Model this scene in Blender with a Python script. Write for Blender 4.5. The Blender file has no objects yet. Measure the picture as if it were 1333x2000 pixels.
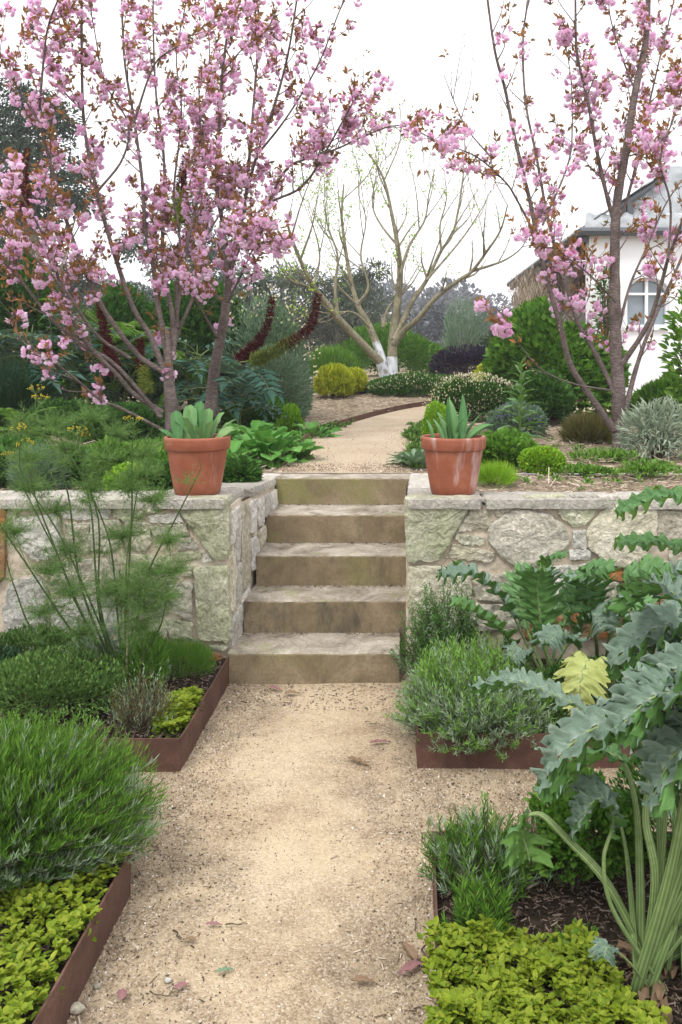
import bpy, math, random
import numpy as np
from mathutils import Vector, Matrix, Euler, noise as mnoise

# ---------------------------------------------------------------- camera, world, sun, exposure
scene = bpy.context.scene
COL = scene.collection
FPX, VX, VY, CAMZ = 1650.0, 795.0, 700.0, 1.55      # focal length in photo pixels, vanishing point, eye height
cam_data = bpy.data.cameras.new('camera')
cam = bpy.data.objects.new('camera', cam_data)
COL.objects.link(cam)
cam.location = (0, 0, CAMZ)
cam.rotation_euler = (math.radians(90), 0, 0)
cam_data.sensor_fit = 'VERTICAL'
cam_data.sensor_height = 36.0
cam_data.sensor_width = 24.0
cam_data.lens = FPX / 2000 * 36
cam_data.shift_x = -(VX - 666.5) / 2000
cam_data.shift_y = -(1000 - VY) / 2000
cam_data.clip_start = 0.05
cam_data.clip_end = 2000
scene.camera = cam

SUN_EL, SUN_AZ = math.radians(58), math.radians(-35)   # soft light from above, a little behind the left shoulder
world = bpy.data.worlds.new('World')
scene.world = world
world.use_nodes = True
wn, wl = world.node_tree.nodes, world.node_tree.links
wn.clear()
sky = wn.new('ShaderNodeTexSky'); sky.sky_type = 'NISHITA'; sky.sun_disc = False
sky.sun_elevation = SUN_EL; sky.sun_rotation = math.pi + SUN_AZ
sky.air_density = 1.0; sky.dust_density = 4.0; sky.ozone_density = 1.0
hs = wn.new('ShaderNodeHueSaturation'); hs.inputs['Saturation'].default_value = 0.12; hs.inputs['Value'].default_value = 1.0
wl.new(sky.outputs[0], hs.inputs['Color'])
# an even cloud cover lying over the clear sky
mixc = wn.new('ShaderNodeMix'); mixc.data_type = 'RGBA'; mixc.inputs[0].default_value = 0.62
wl.new(hs.outputs[0], mixc.inputs[6]); mixc.inputs[7].default_value = (9.6, 9.4, 9.7, 1)
bg = wn.new('ShaderNodeBackground'); bg.inputs['Strength'].default_value = 0.15
wl.new(mixc.outputs[2], bg.inputs['Color'])
wo = wn.new('ShaderNodeOutputWorld'); wl.new(bg.outputs[0], wo.inputs['Surface'])

sun_d = bpy.data.lights.new('sun', 'SUN'); sun_d.energy = 1.5; sun_d.angle = math.radians(14); sun_d.color = (1.0, 0.96, 0.9)
sun_o = bpy.data.objects.new('sun', sun_d); COL.objects.link(sun_o)
sdir = Vector((math.sin(SUN_AZ) * math.cos(SUN_EL), -math.cos(SUN_AZ) * math.cos(SUN_EL), math.sin(SUN_EL)))
sun_o.rotation_euler = sdir.to_track_quat('Z', 'Y').to_euler()
scene.view_settings.view_transform = 'Standard'
scene.view_settings.look = 'None'
scene.view_settings.exposure = 0.65
scene.view_settings.gamma = 1.0
scene.view_settings.use_curve_mapping = False

# ---------------------------------------------------------------- helpers
def rng(s): return np.random.default_rng(abs(int(s)))

def P(x, y, D):
    """photo pixel + distance in metres -> point"""
    return np.array(((x - VX) * D / FPX, D, CAMZ - (y - VY) * D / FPX))

def terr(x, y):
    """height of the upper garden"""
    t = np.clip((np.asarray(y, float) - 9.6) / 6.0, 0, 1)
    s = t * t * (3 - 2 * t)
    return 0.80 + 0.36 * s + 0.02 * np.sin(np.asarray(x) * 1.7 + 1) * np.clip((np.asarray(y) - 5.6) / 2, 0, 1)

def setp(o, label=None, cat=None, group=None, kind=None):
    if label: o['label'] = label
    if cat: o['category'] = cat
    if group: o['group'] = group
    if kind: o['kind'] = kind
    return o

def thing(name, label, cat, loc, group=None):
    o = bpy.data.objects.new(name, None); COL.objects.link(o)
    o.empty_display_size = 0.1
    o.location = [float(c) for c in loc]
    return setp(o, label, cat, group)

class MB:
    def __init__(s): s.v = []; s.f = []; s.t = []; s.n = 0
    def add(s, v, f, t=0.5, m=0):
        v = np.asarray(v, float).reshape(-1, 3); f = np.asarray(f, int)
        s.v.append(v); s.f.append((f + s.n, m))
        t = np.asarray(t, float)
        s.t.append(np.full(len(v), float(t)) if t.ndim == 0 else t)
        s.n += len(v); return s
    def data(s, name, mats, off=(0, 0, 0), smooth=False):
        me = bpy.data.meshes.new(name)
        V = np.concatenate(s.v) - np.asarray(off, float)
        loops = np.concatenate([f.ravel() for f, m in s.f])
        tot = np.concatenate([np.full(len(f), f.shape[1]) for f, m in s.f])
        mi = np.concatenate([np.full(len(f), m) for f, m in s.f])
        st = np.concatenate(([0], np.cumsum(tot)[:-1]))
        me.vertices.add(len(V)); me.vertices.foreach_set('co', V.astype(np.float32).ravel())
        me.loops.add(len(loops)); me.loops.foreach_set('vertex_index', loops.astype(np.int32))
        me.polygons.add(len(tot)); me.polygons.foreach_set('loop_start', st.astype(np.int32))
        me.polygons.foreach_set('loop_total', tot.astype(np.int32))
        me.polygons.foreach_set('material_index', mi.astype(np.int32))
        a = me.attributes.new('tint', 'FLOAT', 'POINT')
        a.data.foreach_set('value', np.concatenate(s.t).astype(np.float32))
        if not isinstance(mats, (list, tuple)): mats = [mats]
        for m in mats: me.materials.append(m)
        me.update(calc_edges=True)
        me.polygons.foreach_set('use_smooth', np.full(len(tot), bool(smooth)))
        return me
    def build(s, name, mats, parent=None, smooth=False, kind=None):
        off = parent_origin(parent) if parent else (0, 0, 0)
        return link(name, s.data(name, mats, off, smooth), parent, kind=kind)

def parent_origin(p):
    v = Vector((0, 0, 0))
    while p is not None: v = v + p.location; p = p.parent
    return tuple(v)

def link(name, me, parent=None, loc=None, rot=None, scale=None, kind=None):
    o = bpy.data.objects.new(name, me); COL.objects.link(o)
    if parent: o.parent = parent
    if loc is not None:
        o.location = [float(a) - b for a, b in zip(loc, parent_origin(parent) if parent else (0, 0, 0))]
    if rot is not None: o.rotation_euler = [float(a) for a in rot]
    if scale is not None: o.scale = (float(scale),) * 3 if np.ndim(scale) == 0 else [float(a) for a in scale]
    if kind: o['kind'] = kind
    return o

def nrm(v):
    v = np.asarray(v, float)
    return v / np.maximum(np.linalg.norm(v, axis=-1, keepdims=True), 1e-9)

def frames(d, ref):
    y = nrm(d); z = nrm(ref - (ref * y).sum(-1, keepdims=True) * y); x = np.cross(y, z)
    return np.stack([x, y, z], axis=-1)

def inst(mb, tpl, pos, d, ref, s, t, m=0):
    """many copies of a leaf template; s = (N,) or (N,3)"""
    tv, tf = tpl
    pos = np.asarray(pos, float); N = len(pos)
    if N == 0: return
    s = np.asarray(s, float)
    if s.ndim == 1: s = np.repeat(s[:, None], 3, 1)
    R = frames(d, ref)
    V = np.einsum('nij,nkj->nki', R, tv[None] * s[:, None, :]) + pos[:, None]
    F = tf[None] + (np.arange(N) * len(tv))[:, None, None]
    mb.add(V.reshape(-1, 3), F.reshape(-1, tf.shape[1]), np.repeat(np.broadcast_to(t, (N,)), len(tv)), m)

A = np.array
LEAF = (A([(0, 0, 0), (-.5, .38, .1), (0, .42, -.02), (.5, .38, .1), (0, 1, -.16)], float), A([(0, 2, 1), (0, 3, 2), (1, 2, 4), (2, 3, 4)]))
LEAF2 = (A([(0, 0, 0), (-.5, .42, .12), (.5, .42, .12), (0, 1, -.12)], float), A([(0, 3, 1), (0, 2, 3)]))
ROUND = (A([(0, 0, 0), (-.42, .2, .08), (-.5, .5, .1), (-.3, .82, .02), (0, 1, -.12), (.3, .82, .02), (.5, .5, .1), (.42, .2, .08), (0, .5, -.03)], float),
         A([(0, 8, 1), (1, 8, 2), (2, 8, 3), (3, 8, 4), (4, 8, 5), (5, 8, 6), (6, 8, 7), (7, 8, 0)]))
NEEDLE = (A([(0, 0, 0), (-.5, .35, 0), (0, 1, .06), (.5, .35, 0)], float), A([(0, 3, 2, 1)]))
BLADE = (A([(-.4, 0, 0), (.4, 0, 0), (-.5, .35, .04), (.5, .35, .04), (-.35, .7, .0), (.35, .7, .0), (0, 1, -.1)], float),
         A([(0, 1, 3, 2), (2, 3, 5, 4)]), )
def add_tip(tpl):
    return tpl
BLADE_T = A([(4, 5, 6)])
HAIR = (A([(-.5, 0, 0), (.5, 0, 0), (0, 1, 0)], float), A([(0, 1, 2)]))
OCTA = (A([(1, 0, 0), (-1, 0, 0), (0, 1, 0), (0, -1, 0), (0, 0, .7), (0, 0, -.7)], float),
        A([(0, 2, 4), (2, 1, 4), (1, 3, 4), (3, 0, 4), (2, 0, 5), (1, 2, 5), (3, 1, 5), (0, 3, 5)]))
GRIT = (A([(1, .2, -.5), (-.8, .7, -.4), (-.3, -1, -.3), (.1, 0, .8)], float), A([(0, 1, 3), (1, 2, 3), (2, 0, 3), (0, 2, 1)]))
PETAL = (A([(0, 0, 0), (-.5, .55, .12), (0, 1, .3), (.5, .55, .12)], float), A([(0, 3, 1), (1, 3, 2)]))

def spline(pts, n):
    """Catmull-Rom through pts (any dimension)"""
    p = np.asarray(pts, float)
    if len(p) == 2: p = np.stack([p[0], (p[0] + p[1]) / 2, p[1]])
    q = np.vstack([2 * p[0] - p[1], p, 2 * p[-1] - p[-2]])
    seg = len(p) - 1
    u = np.linspace(0, seg - 1e-6, n); i = u.astype(int); t = (u - i)[:, None]
    a, b, c, d = q[i], q[i + 1], q[i + 2], q[i + 3]
    return .5 * ((2 * b) + (c - a) * t + (2 * a - 5 * b + 4 * c - d) * t ** 2 + (3 * b - a - 3 * c + d) * t ** 3)

def tube(mb, pts, rad, sides=6, t=0.5, m=0, cap=True):
    p = np.asarray(pts, float); n = len(p)
    r = np.broadcast_to(np.asarray(rad, float), (n,))
    tg = nrm(np.gradient(p, axis=0))
    ref = np.where(np.abs(tg[:, 2:3]) > .9, A([[1., 0, 0]]), A([[0., 0, 1]]))
    ref = np.broadcast_to(ref[n // 2], tg.shape)
    u = nrm(np.cross(tg, ref)); w = np.cross(tg, u)
    a = np.arange(sides) * 2 * math.pi / sides
    V = p[:, None] + r[:, None, None] * (np.cos(a)[None, :, None] * u[:, None] + np.sin(a)[None, :, None] * w[:, None])
    i = np.arange(n - 1)[:, None] * sides; j = np.arange(sides)[None]; k = (j + 1) % sides
    F = np.stack([i + j, i + k, i + sides + k, i + sides + j], -1).reshape(-1, 4)
    mb.add(V.reshape(-1, 3), F, t, m)
    if cap:
        mb.add(np.vstack([V[0], V[-1]]), A([list(range(sides))[::-1], [sides + q for q in range(sides)]]), t, m)

def box(mb, x0, x1, y0, y1, z0, z1, m=0, t=.5):
    v = [(x, y, z) for x in (x0, x1) for y in (y0, y1) for z in (z0, z1)]
    mb.add(v, [(0, 1, 3, 2), (4, 6, 7, 5), (0, 4, 5, 1), (2, 3, 7, 6), (0, 2, 6, 4), (1, 5, 7, 3)], t, m)

def sph(g, n):
    return nrm(g.normal(size=(n, 3)))

# ---------------------------------------------------------------- materials
class NT:
    def __init__(s, name):
        s.m = bpy.data.materials.new(name); s.m.use_nodes = True
        s.n = s.m.node_tree.nodes; s.l = s.m.node_tree.links; s.n.clear()
        s.out = s.n.new('ShaderNodeOutputMaterial')
    def new(s, t, **kw):
        q = s.n.new('ShaderNode' + t)
        for k, v in kw.items():
            if k in q.inputs: q.inputs[k].default_value = v
            else: setattr(q, k, v)
        return q
    def to(s, a, b): s.l.new(a, b)
    def coord(s, kind='Object', scale=(1, 1, 1)):
        c = s.new('TexCoord'); mp = s.new('Mapping'); mp.inputs['Scale'].default_value = scale
        s.to(c.outputs[kind], mp.inputs[0]); return mp.outputs[0]
    def geo(s, scale=(1, 1, 1)):
        c = s.new('NewGeometry'); mp = s.new('Mapping'); mp.inputs['Scale'].default_value = scale
        s.to(c.outputs['Position'], mp.inputs[0]); return mp.outputs[0]
    def noise(s, vec, scale, detail=4, rough=.55, dist=0):
        q = s.new('TexNoise'); q.inputs['Scale'].default_value = scale; q.inputs['Detail'].default_value = detail
        q.inputs['Roughness'].default_value = rough; q.inputs['Distortion'].default_value = dist
        s.to(vec, q.inputs['Vector']); return q.outputs['Fac']
    def vor(s, vec, scale, feat='F1', out='Distance'):
        q = s.new('TexVoronoi'); q.feature = feat; q.inputs['Scale'].default_value = scale
        s.to(vec, q.inputs['Vector']); return q.outputs[out]
    def ramp(s, fac, stops, interp='LINEAR'):
        q = s.new('ValToRGB'); e = q.color_ramp.elements; q.color_ramp.interpolation = interp
        while len(e) < len(stops): e.new(.5)
        for el, (p, c) in zip(e, stops):
            el.position = p; el.color = (*c, 1) if np.ndim(c) else (c, c, c, 1)
        s.to(fac, q.inputs[0]); return q.outputs[0]
    def mix(s, fac, a, b, mode='MIX'):
        q = s.new('Mix'); q.data_type = 'RGBA'; q.blend_type = mode
        for v, i in ((fac, 0), (a, 6), (b, 7)):
            if hasattr(v, 'is_output'): s.to(v, q.inputs[i])
            else: q.inputs[i].default_value = v if i == 0 else (*v, 1)
        return q.outputs[2]
    def math(s, op, a, b=0.0):
        q = s.new('Math'); q.operation = op
        for v, i in ((a, 0), (b, 1)):
            if hasattr(v, 'is_output'): s.to(v, q.inputs[i])
            else: q.inputs[i].default_value = v
        return q.outputs[0]
    def bump(s, h, strength=.5, dist=.01, prev=None):
        q = s.new('Bump'); q.inputs['Strength'].default_value = strength; q.inputs['Distance'].default_value = dist
        s.to(h, q.inputs['Height'])
        if prev is not None: s.to(prev, q.inputs['Normal'])
        return q.outputs[0]
    def principled(s, col, rough=.8, bump=None, spec=.3):
        q = s.new('BsdfPrincipled')
        if hasattr(col, 'is_output'): s.to(col, q.inputs['Base Color'])
        else: q.inputs['Base Color'].default_value = (*col, 1)
        if hasattr(rough, 'is_output'): s.to(rough, q.inputs['Roughness'])
        else: q.inputs['Roughness'].default_value = rough
        q.inputs['Specular IOR Level'].default_value = spec
        if bump is not None: s.to(bump, q.inputs['Normal'])
        return q
    def done(s, sh): s.to(sh.outputs[0], s.out.inputs['Surface']); return s.m

def tinted(nt, cols):
    at = nt.new('Attribute'); at.attribute_name = 'tint'
    k = len(cols)
    return nt.ramp(at.outputs['Fac'], [(i / max(k - 1, 1), c) for i, c in enumerate(cols)])

def leafmat(name, cols, rough=.45, trans=.3, spec=.14, back=None, veins=0, gain=1.22, vary=.35, tt=(1.0, 1.0, .72)):
    cols = [tuple(min(.9, x * gain) for x in c) for c in cols]
    nt = NT(name)
    c = tinted(nt, cols)
    n = nt.noise(nt.geo(), 14, 3)
    c = nt.mix(nt.math('MULTIPLY', n, vary), c, tuple(x * .7 for x in cols[0]))
    if back:
        g = nt.new('NewGeometry'); c = nt.mix(g.outputs['Backfacing'], c, back)
    bm = None
    if veins:
        bm = nt.bump(nt.noise(nt.geo(), veins, 3, .6), .6, .006)
    p = nt.principled(c, rough, bm, spec)
    tr = nt.new('BsdfTranslucent')
    tc = nt.mix(1.0, c, tt, 'MULTIPLY')
    nt.to(tc, tr.inputs['Color'])
    mx = nt.new('MixShader'); mx.inputs[0].default_value = trans
    nt.to(p.outputs[0], mx.inputs[1]); nt.to(tr.outputs[0], mx.inputs[2])
    return nt.done(mx)

def barkmat(name, a, b, c, sc=(1, 1, 1), s1=30, b_=.5):
    nt = NT(name); v = nt.geo(sc)
    n1 = nt.noise(v, s1, 5, .65); n2 = nt.noise(nt.geo(), 5, 3)
    col = nt.ramp(n1, [(.3, a), (.5, b), (.68, c)])
    col = nt.mix(nt.ramp(n2, [(.45, 0), (.65, .5)]), col, tuple(x * .6 for x in a))
    return nt.done(nt.principled(col, .85, nt.bump(n1, b_, .01), .2))

def stonemat(name, cols, moss=.3, rust=0, scale=1):
    nt = NT(name); oi = nt.new('ObjectInfo')
    add = nt.new('VectorMath'); add.operation = 'ADD'
    g = nt.new('NewGeometry'); nt.to(g.outputs['Position'], add.inputs[0]); 
    mu = nt.math('MULTIPLY', oi.outputs['Random'], 9.0); nt.to(mu, add.inputs[1])
    v = add.outputs[0]
    big = nt.noise(v, 5 * scale, 6, .6, .6); fine = nt.noise(v, 60 * scale, 6, .7); mid = nt.noise(v, 18 * scale, 5, .6, 1.5)
    c = nt.ramp(big, [(.3, cols[0]), (.5, cols[1]), (.7, cols[2])])
    c = nt.mix(nt.ramp(fine, [(.42, .55), (.6, 0)]), c, tuple(x * .45 for x in cols[0]))
    c = nt.mix(nt.ramp(nt.noise(v, 3.2, 5, .65), [(.46, 0), (.62, moss)]), c, (.20, .24, .09))
    c = nt.mix(nt.ramp(nt.noise(v, 7, 6, .75), [(.56, 0), (.70, .4)]), c, (.15, .145, .12))
    if rust: c = nt.mix(nt.ramp(nt.noise(v, 9, 5, .6), [(.42, 0), (.6, rust)]), c, (.38, .16, .05))
    k = nt.ramp(oi.outputs['Random'], [(0, .78), (1, 1.12)])
    c = nt.mix(1.0, c, k, 'MULTIPLY')
    b1 = nt.bump(mid, .8, .018); b2 = nt.bump(fine, .6, .006, b1)
    return nt.done(nt.principled(c, .9, b2, .15))

MAT = {}
def mats():
    M = MAT
    g = leafmat
    M['lav'] = g('lavender_leaf', [(.018, .06, .010), (.065, .155, .018), (.17, .32, .045)], .45, .3)
    M['lavlime'] = g('lavender_fresh_leaf', [(.05, .13, .025), (.14, .29, .05), (.26, .44, .09)], .45, .3)
    M['thyme'] = g('thyme_leaf', [(.04, .09, .02), (.10, .19, .045), (.20, .32, .09)], .5, .3)
    M['lavgrey'] = g('lavender_grey_leaf', [(.12, .18, .10), (.20, .28, .17), (.30, .38, .26)], .6, .2)
    M['gold'] = g('golden_oregano_leaf', [(.11, .20, .015), (.25, .35, .025), (.42, .48, .05)], .45, .35, gain=.85)
    M['mid'] = g('mid_green_leaf', [(.03, .085, .018), (.06, .15, .03), (.11, .24, .05)], .45, .3)
    M['bright'] = g('bright_green_leaf', [(.05, .135, .018), (.11, .235, .03), (.21, .36, .07)], .4, .35)
    M['dark'] = g('dark_green_leaf', [(.012, .04, .016), (.025, .065, .025), (.045, .10, .035)], .45, .2)
    M['lime'] = g('lime_green_leaf', [(.10, .24, .02), (.20, .38, .03), (.38, .52, .05)], .45, .35)
    M['blue'] = g('blue_green_leaf', [(.025, .075, .055), (.045, .12, .085), (.09, .19, .135)], .5, .2, back=(.10, .17, .12))
    M['silver'] = g('silver_leaf', [(.16, .22, .15), (.28, .34, .26), (.46, .50, .42)], .6, .2)
    M['grey'] = g('grey_green_leaf', [(.07, .13, .08), (.13, .21, .13), (.24, .32, .20)], .55, .25)
    M['fennel'] = g('fennel_thread', [(.06, .13, .035), (.12, .22, .06), (.21, .32, .11)], .5, .4)
    M['purple'] = g('purple_leaf', [(.010, .008, .018), (.022, .014, .035), (.05, .03, .06)], .4, .1)
    M['bronze'] = g('bronze_leaf', [(.11, .11, .035), (.28, .14, .05), (.46, .22, .10)], .4, .5, gain=1.05)
    M['olive'] = g('olive_leaf', [(.06, .07, .02), (.12, .13, .04), (.22, .14, .06)], .5, .25)
    M['euc'] = g('eucalyptus_leaf', [(.022, .04, .026), (.045, .07, .045), (.085, .12, .075)], .5, .2)
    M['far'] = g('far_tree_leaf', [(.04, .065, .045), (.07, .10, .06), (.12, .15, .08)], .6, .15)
    M['forest'] = g('hazed_forest_leaf', [(.09, .105, .13), (.12, .135, .15), (.17, .175, .17)], .7, .1)  # distance haze is put into this leaf colour as pale blue-grey
    M['petal'] = g('cherry_petal', [(.88, .50, .72), (.94, .72, .87), (.96, .88, .95)], .6, .55, gain=1, vary=.05, tt=(1, .92, 1))
    M['bud'] = g('cherry_bud', [(.52, .14, .30), (.74, .34, .52)], .5, .3, gain=1)
    M['maroon'] = g('maroon_flower', [(.06, .009, .015), (.13, .018, .026), (.24, .05, .055)], .45, .15)
    M['pod'] = g('pale_green_flower', [(.14, .20, .04), (.26, .32, .07), (.40, .44, .14)], .5, .3)
    M['cream'] = g('cream_flower', [(.45, .42, .24), (.62, .58, .40), (.8, .7, .66)], .6, .3)
    M['yellow'] = g('yellow_flower', [(.36, .30, .03), (.52, .42, .06)], .6, .3)
    M['yel'] = g('sun_gold_leaf', [(.20, .26, .02), (.40, .44, .035), (.62, .60, .07)], .45, .4)
    M['violet'] = g('violet_flower', [(.13, .12, .32), (.26, .24, .48)], .6, .3)
    M['cardoon'] = g('cardoon_leaf', [(.07, .12, .08), (.15, .215, .16), (.34, .40, .345)], .6, .16, back=(.10, .22, .06), veins=60)
    M['cardgreen'] = g('cardoon_green_leaf', [(.06, .14, .05), (.12, .24, .09), (.23, .35, .17)], .5, .3, back=(.13, .26, .06), veins=60)
    M['cardyel'] = g('cardoon_yellow_leaf', [(.36, .42, .12), (.50, .55, .20), (.62, .65, .34)], .5, .35, gain=1)
    M['rib'] = g('cardoon_rib', [(.08, .14, .04), (.19, .26, .10), (.36, .42, .23)], .45, .1)
    M['rosette'] = g('rosette_leaf', [(.035, .13, .02), (.08, .23, .04), (.17, .36, .09)], .35, .3, veins=45)
    M['tulip'] = g('bulb_leaf', [(.05, .14, .05), (.10, .23, .085), (.21, .33, .13)], .4, .3)
    M['dryleaf'] = g('dry_leaf', [(.09, .055, .035), (.17, .115, .07), (.28, .20, .13)], .7, .15)
    M['pinkleaf'] = g('fallen_pink_leaf', [(.16, .07, .075), (.30, .17, .17)], .6, .15)
    M['bark'] = barkmat('cherry_bark', (.065, .05, .046), (.14, .11, .10), (.26, .215, .20), (1, 1, 5), 26, .6)
    M['paleb'] = barkmat('pale_bark', (.12, .11, .07), (.22, .20, .13), (.34, .31, .22), (2, 2, .5), 30, .4)
    M['twig'] = barkmat('twig_bark', (.05, .035, .02), (.10, .075, .05), (.18, .14, .10), (1, 1, 1), 60, .3)
    M['darkstalk'] = leafmat('dark_green_stalk', [(.03, .06, .02), (.06, .10, .03), (.12, .16, .06)], .5, .1)
    M['stalk'] = leafmat('green_stalk', [(.07, .12, .03), (.14, .20, .06), (.24, .28, .12)], .5, .1)
    nt = NT('painted_bark'); v = nt.geo((1, 1, .5)); n = nt.noise(v, 16, 5)
    M['paint'] = nt.done(nt.principled(nt.ramp(n, [(.34, (.22, .21, .19)), (.48, (.50, .53, .56)), (.7, (.60, .62, .64))]), .7, nt.bump(n, .4, .01)))
    M['stone'] = stonemat('pale_sandstone', [(.48, .44, .34), (.60, .56, .45), (.70, .66, .56)], .22)
    M['stonegreen'] = stonemat('mossy_sandstone', [(.40, .41, .28), (.52, .52, .38), (.64, .62, .50)], .4)
    M['stonegrey'] = stonemat('grey_sandstone', [(.40, .375, .31), (.53, .50, .415), (.63, .595, .505)], .15)
    M['stonewhite'] = stonemat('lime_washed_stone', [(.50, .48, .43), (.62, .60, .545), (.70, .68, .63)], .12)
    M['stonerust'] = stonemat('rusty_stone', [(.26, .15, .08), (.36, .23, .13), (.44, .33, .22)], .15, .8)
    M['cap'] = stonemat('weathered_cap_stone', [(.38, .36, .32), (.50, .47, .42), (.60, .56, .51)], .2)
    nt = NT('lime_mortar'); v = nt.geo(); n = nt.noise(v, 40, 6, .7); n2 = nt.noise(v, 4, 4)
    c = nt.ramp(n2, [(.3, (.43, .365, .28)), (.55, (.56, .485, .385)), (.7, (.65, .58, .48))])
    c = nt.mix(nt.ramp(n, [(.35, .5), (.55, 0)]), c, (.25, .2, .14))
    M['mortar'] = nt.done(nt.principled(c, .95, nt.bump(n, .6, .008, nt.bump(n2, .6, .03)), .1))
    # step sandstone: pale worn treads, brown and mossy risers
    for sname, moss, dark in (('step', .5, .6), ('stepmoss', .95, .3), ('stepdark', .45, 1.0)):
        nt = NT(sname + '_sandstone'); v = nt.geo(); oi = nt.new('ObjectInfo')
        vs = nt.new('VectorMath'); vs.operation = 'ADD'; nt.to(v, vs.inputs[0]); nt.to(nt.math('MULTIPLY', oi.outputs['Random'], 17), vs.inputs[1]); v = vs.outputs[0]
        gm = nt.new('NewGeometry'); sx = nt.new('SeparateXYZ'); nt.to(gm.outputs['Normal'], sx.inputs[0])
        top = nt.ramp(sx.outputs[2], [(.5, 0), (.85, 1)])
        n = nt.noise(v, 4, 6, .65, .8); f = nt.noise(v, 70, 5, .7); 
        mv = nt.new('Mapping'); mv.inputs['Scale'].default_value = (7, 7, 2.6); nt.to(v, mv.inputs[0]); st = nt.noise(mv.outputs[0], 1.6, 6, .7)
        ris = nt.ramp(n, [(.3, (.13, .10, .058)), (.5, (.22, .17, .105)), (.7, (.32, .26, .17))])
        ris = nt.mix(nt.ramp(nt.noise(v, 3, 5, .6), [(.60 - .2 * moss, 0), (.80 - .2 * moss, moss)]), ris, (.19, .19, .065))
        ris = nt.mix(nt.ramp(st, [(.60 - .14 * dark, 0), (.78 - .14 * dark, dark * .9)]), ris, (.07, .062, .045))
        tre = nt.ramp(nt.noise(v, 6, 6, .7, .6), [(.33, (.13, .11, .085)), (.47, (.29, .255, .205)), (.66, (.47, .43, .36))])
        tre = nt.mix(nt.ramp(nt.noise(v, 5, 5, .6), [(.55, 0), (.68, .5)]), tre, (.22, .24, .10))
        c = nt.mix(top, ris, tre)
        c = nt.mix(nt.ramp(f, [(.38, .4), (.55, 0)]), c, (.12, .10, .07))
        M[sname] = nt.done(nt.principled(c, .85, nt.bump(f, .5, .004, nt.bump(n, .5, .015)), .2))
    # terracotta
    for tname, blo in (('terracotta', .35), ('terracotta_bloomed', .6)):
        nt = NT(tname); v = nt.coord('Object'); n = nt.noise(v, 9, 5, .6); f = nt.noise(v, 130, 3)
        c = nt.ramp(n, [(.3, (.22, .065, .033)), (.55, (.29, .090, .047)), (.75, (.35, .135, .08))])
        mv = nt.new('Mapping'); mv.inputs['Scale'].default_value = (12, 12, 2); nt.to(v, mv.inputs[0])
        w = nt.noise(mv.outputs[0], 1.1, 4, .6)
        c = nt.mix(nt.ramp(w, [(.62 - .08 * (blo > .5), 0), (.74 - .08 * (blo > .5), blo * .8)]), c, (.55, .46, .45))
        c = nt.mix(nt.ramp(nt.noise(v, 5.5, 6, .7, .8), [(.5, 0), (.7, .5)]), c, (.15, .055, .035))
        M[tname] = nt.done(nt.principled(c, .62, nt.bump(f, .15, .002), .35))
    # rusted steel
    nt = NT('rusted_steel'); v = nt.geo(); n = nt.noise(v, 7, 6, .65, .6); f = nt.noise(v, 120, 4, .7)
    c = nt.ramp(n, [(.3, (.065, .034, .026)), (.5, (.11, .056, .040)), (.72, (.17, .095, .07))])
    c = nt.mix(nt.ramp(f, [(.4, .5), (.6, 0)]), c, (.06, .03, .02))
    M['rust'] = nt.done(nt.principled(c, .75, nt.bump(f, .3, .002), .3))
    # gravel
    for gname, lower in (('gravel', 1.0), ('pale_gravel', 0.0)):
        nt = NT(gname); v = nt.geo()
        cell = nt.new('TexVoronoi'); cell.inputs['Scale'].default_value = 170; nt.to(v, cell.inputs['Vector'])
        sp = nt.new('SeparateColor'); nt.to(cell.outputs['Color'], sp.inputs[0])
        big = nt.noise(v, 1.6, 4, .6, .4); mid = nt.noise(v, 9, 5, .6)
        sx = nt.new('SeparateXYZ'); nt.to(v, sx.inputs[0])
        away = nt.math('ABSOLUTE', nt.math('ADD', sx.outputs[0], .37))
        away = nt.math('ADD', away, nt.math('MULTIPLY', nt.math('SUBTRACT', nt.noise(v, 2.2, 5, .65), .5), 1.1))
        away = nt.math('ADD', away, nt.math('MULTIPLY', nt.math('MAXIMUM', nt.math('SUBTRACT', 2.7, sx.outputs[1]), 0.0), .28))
        edge = nt.ramp(away, [(.12, 0), (.46, 1)])           # trodden fine sand mid-path, coarse grey grit at sides, darker towards the front
        base = nt.ramp(big, [(.32, (.30, .215, .13)), (.5, (.41, .32, .21)), (.66, (.51, .425, .30))])
        peb = nt.ramp(sp.outputs[0], [(0, (.07, .055, .04)), (.25, (.20, .15, .10)), (.6, (.36, .28, .19)), (.9, (.48, .41, .31)), (1, (.66, .62, .55))])
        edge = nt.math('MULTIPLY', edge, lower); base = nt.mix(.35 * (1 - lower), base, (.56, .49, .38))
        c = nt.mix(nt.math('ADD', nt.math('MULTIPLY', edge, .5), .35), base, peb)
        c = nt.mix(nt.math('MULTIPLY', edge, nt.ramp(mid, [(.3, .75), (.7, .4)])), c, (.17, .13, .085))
        pat = nt.ramp(nt.noise(v, 3.6, 5, .7, .8), [(.42, 0), (.62, .45)]); c = nt.mix(nt.math('MULTIPLY', pat, lower), c, (.56, .46, .31))
        h = nt.math('ADD', nt.math('MULTIPLY', cell.outputs['Distance'], -1.0), nt.math('MULTIPLY', nt.noise(v, 300, 3), .4))
        M[gname] = nt.done(nt.principled(c, .95, nt.bump(h, .7, .004, nt.bump(mid, .35, .02)), .12))
    nt = NT('pebble'); c = tinted(nt, [(.05, .04, .03), (.17, .12, .08), (.32, .24, .16), (.44, .36, .27), (.64, .60, .54)])
    M['pebble'] = nt.done(nt.principled(c, .8, None, .25))
    nt = NT('soil'); v = nt.geo(); n = nt.noise(v, 12, 6, .7); f = nt.noise(v, 90, 5, .7)
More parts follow.
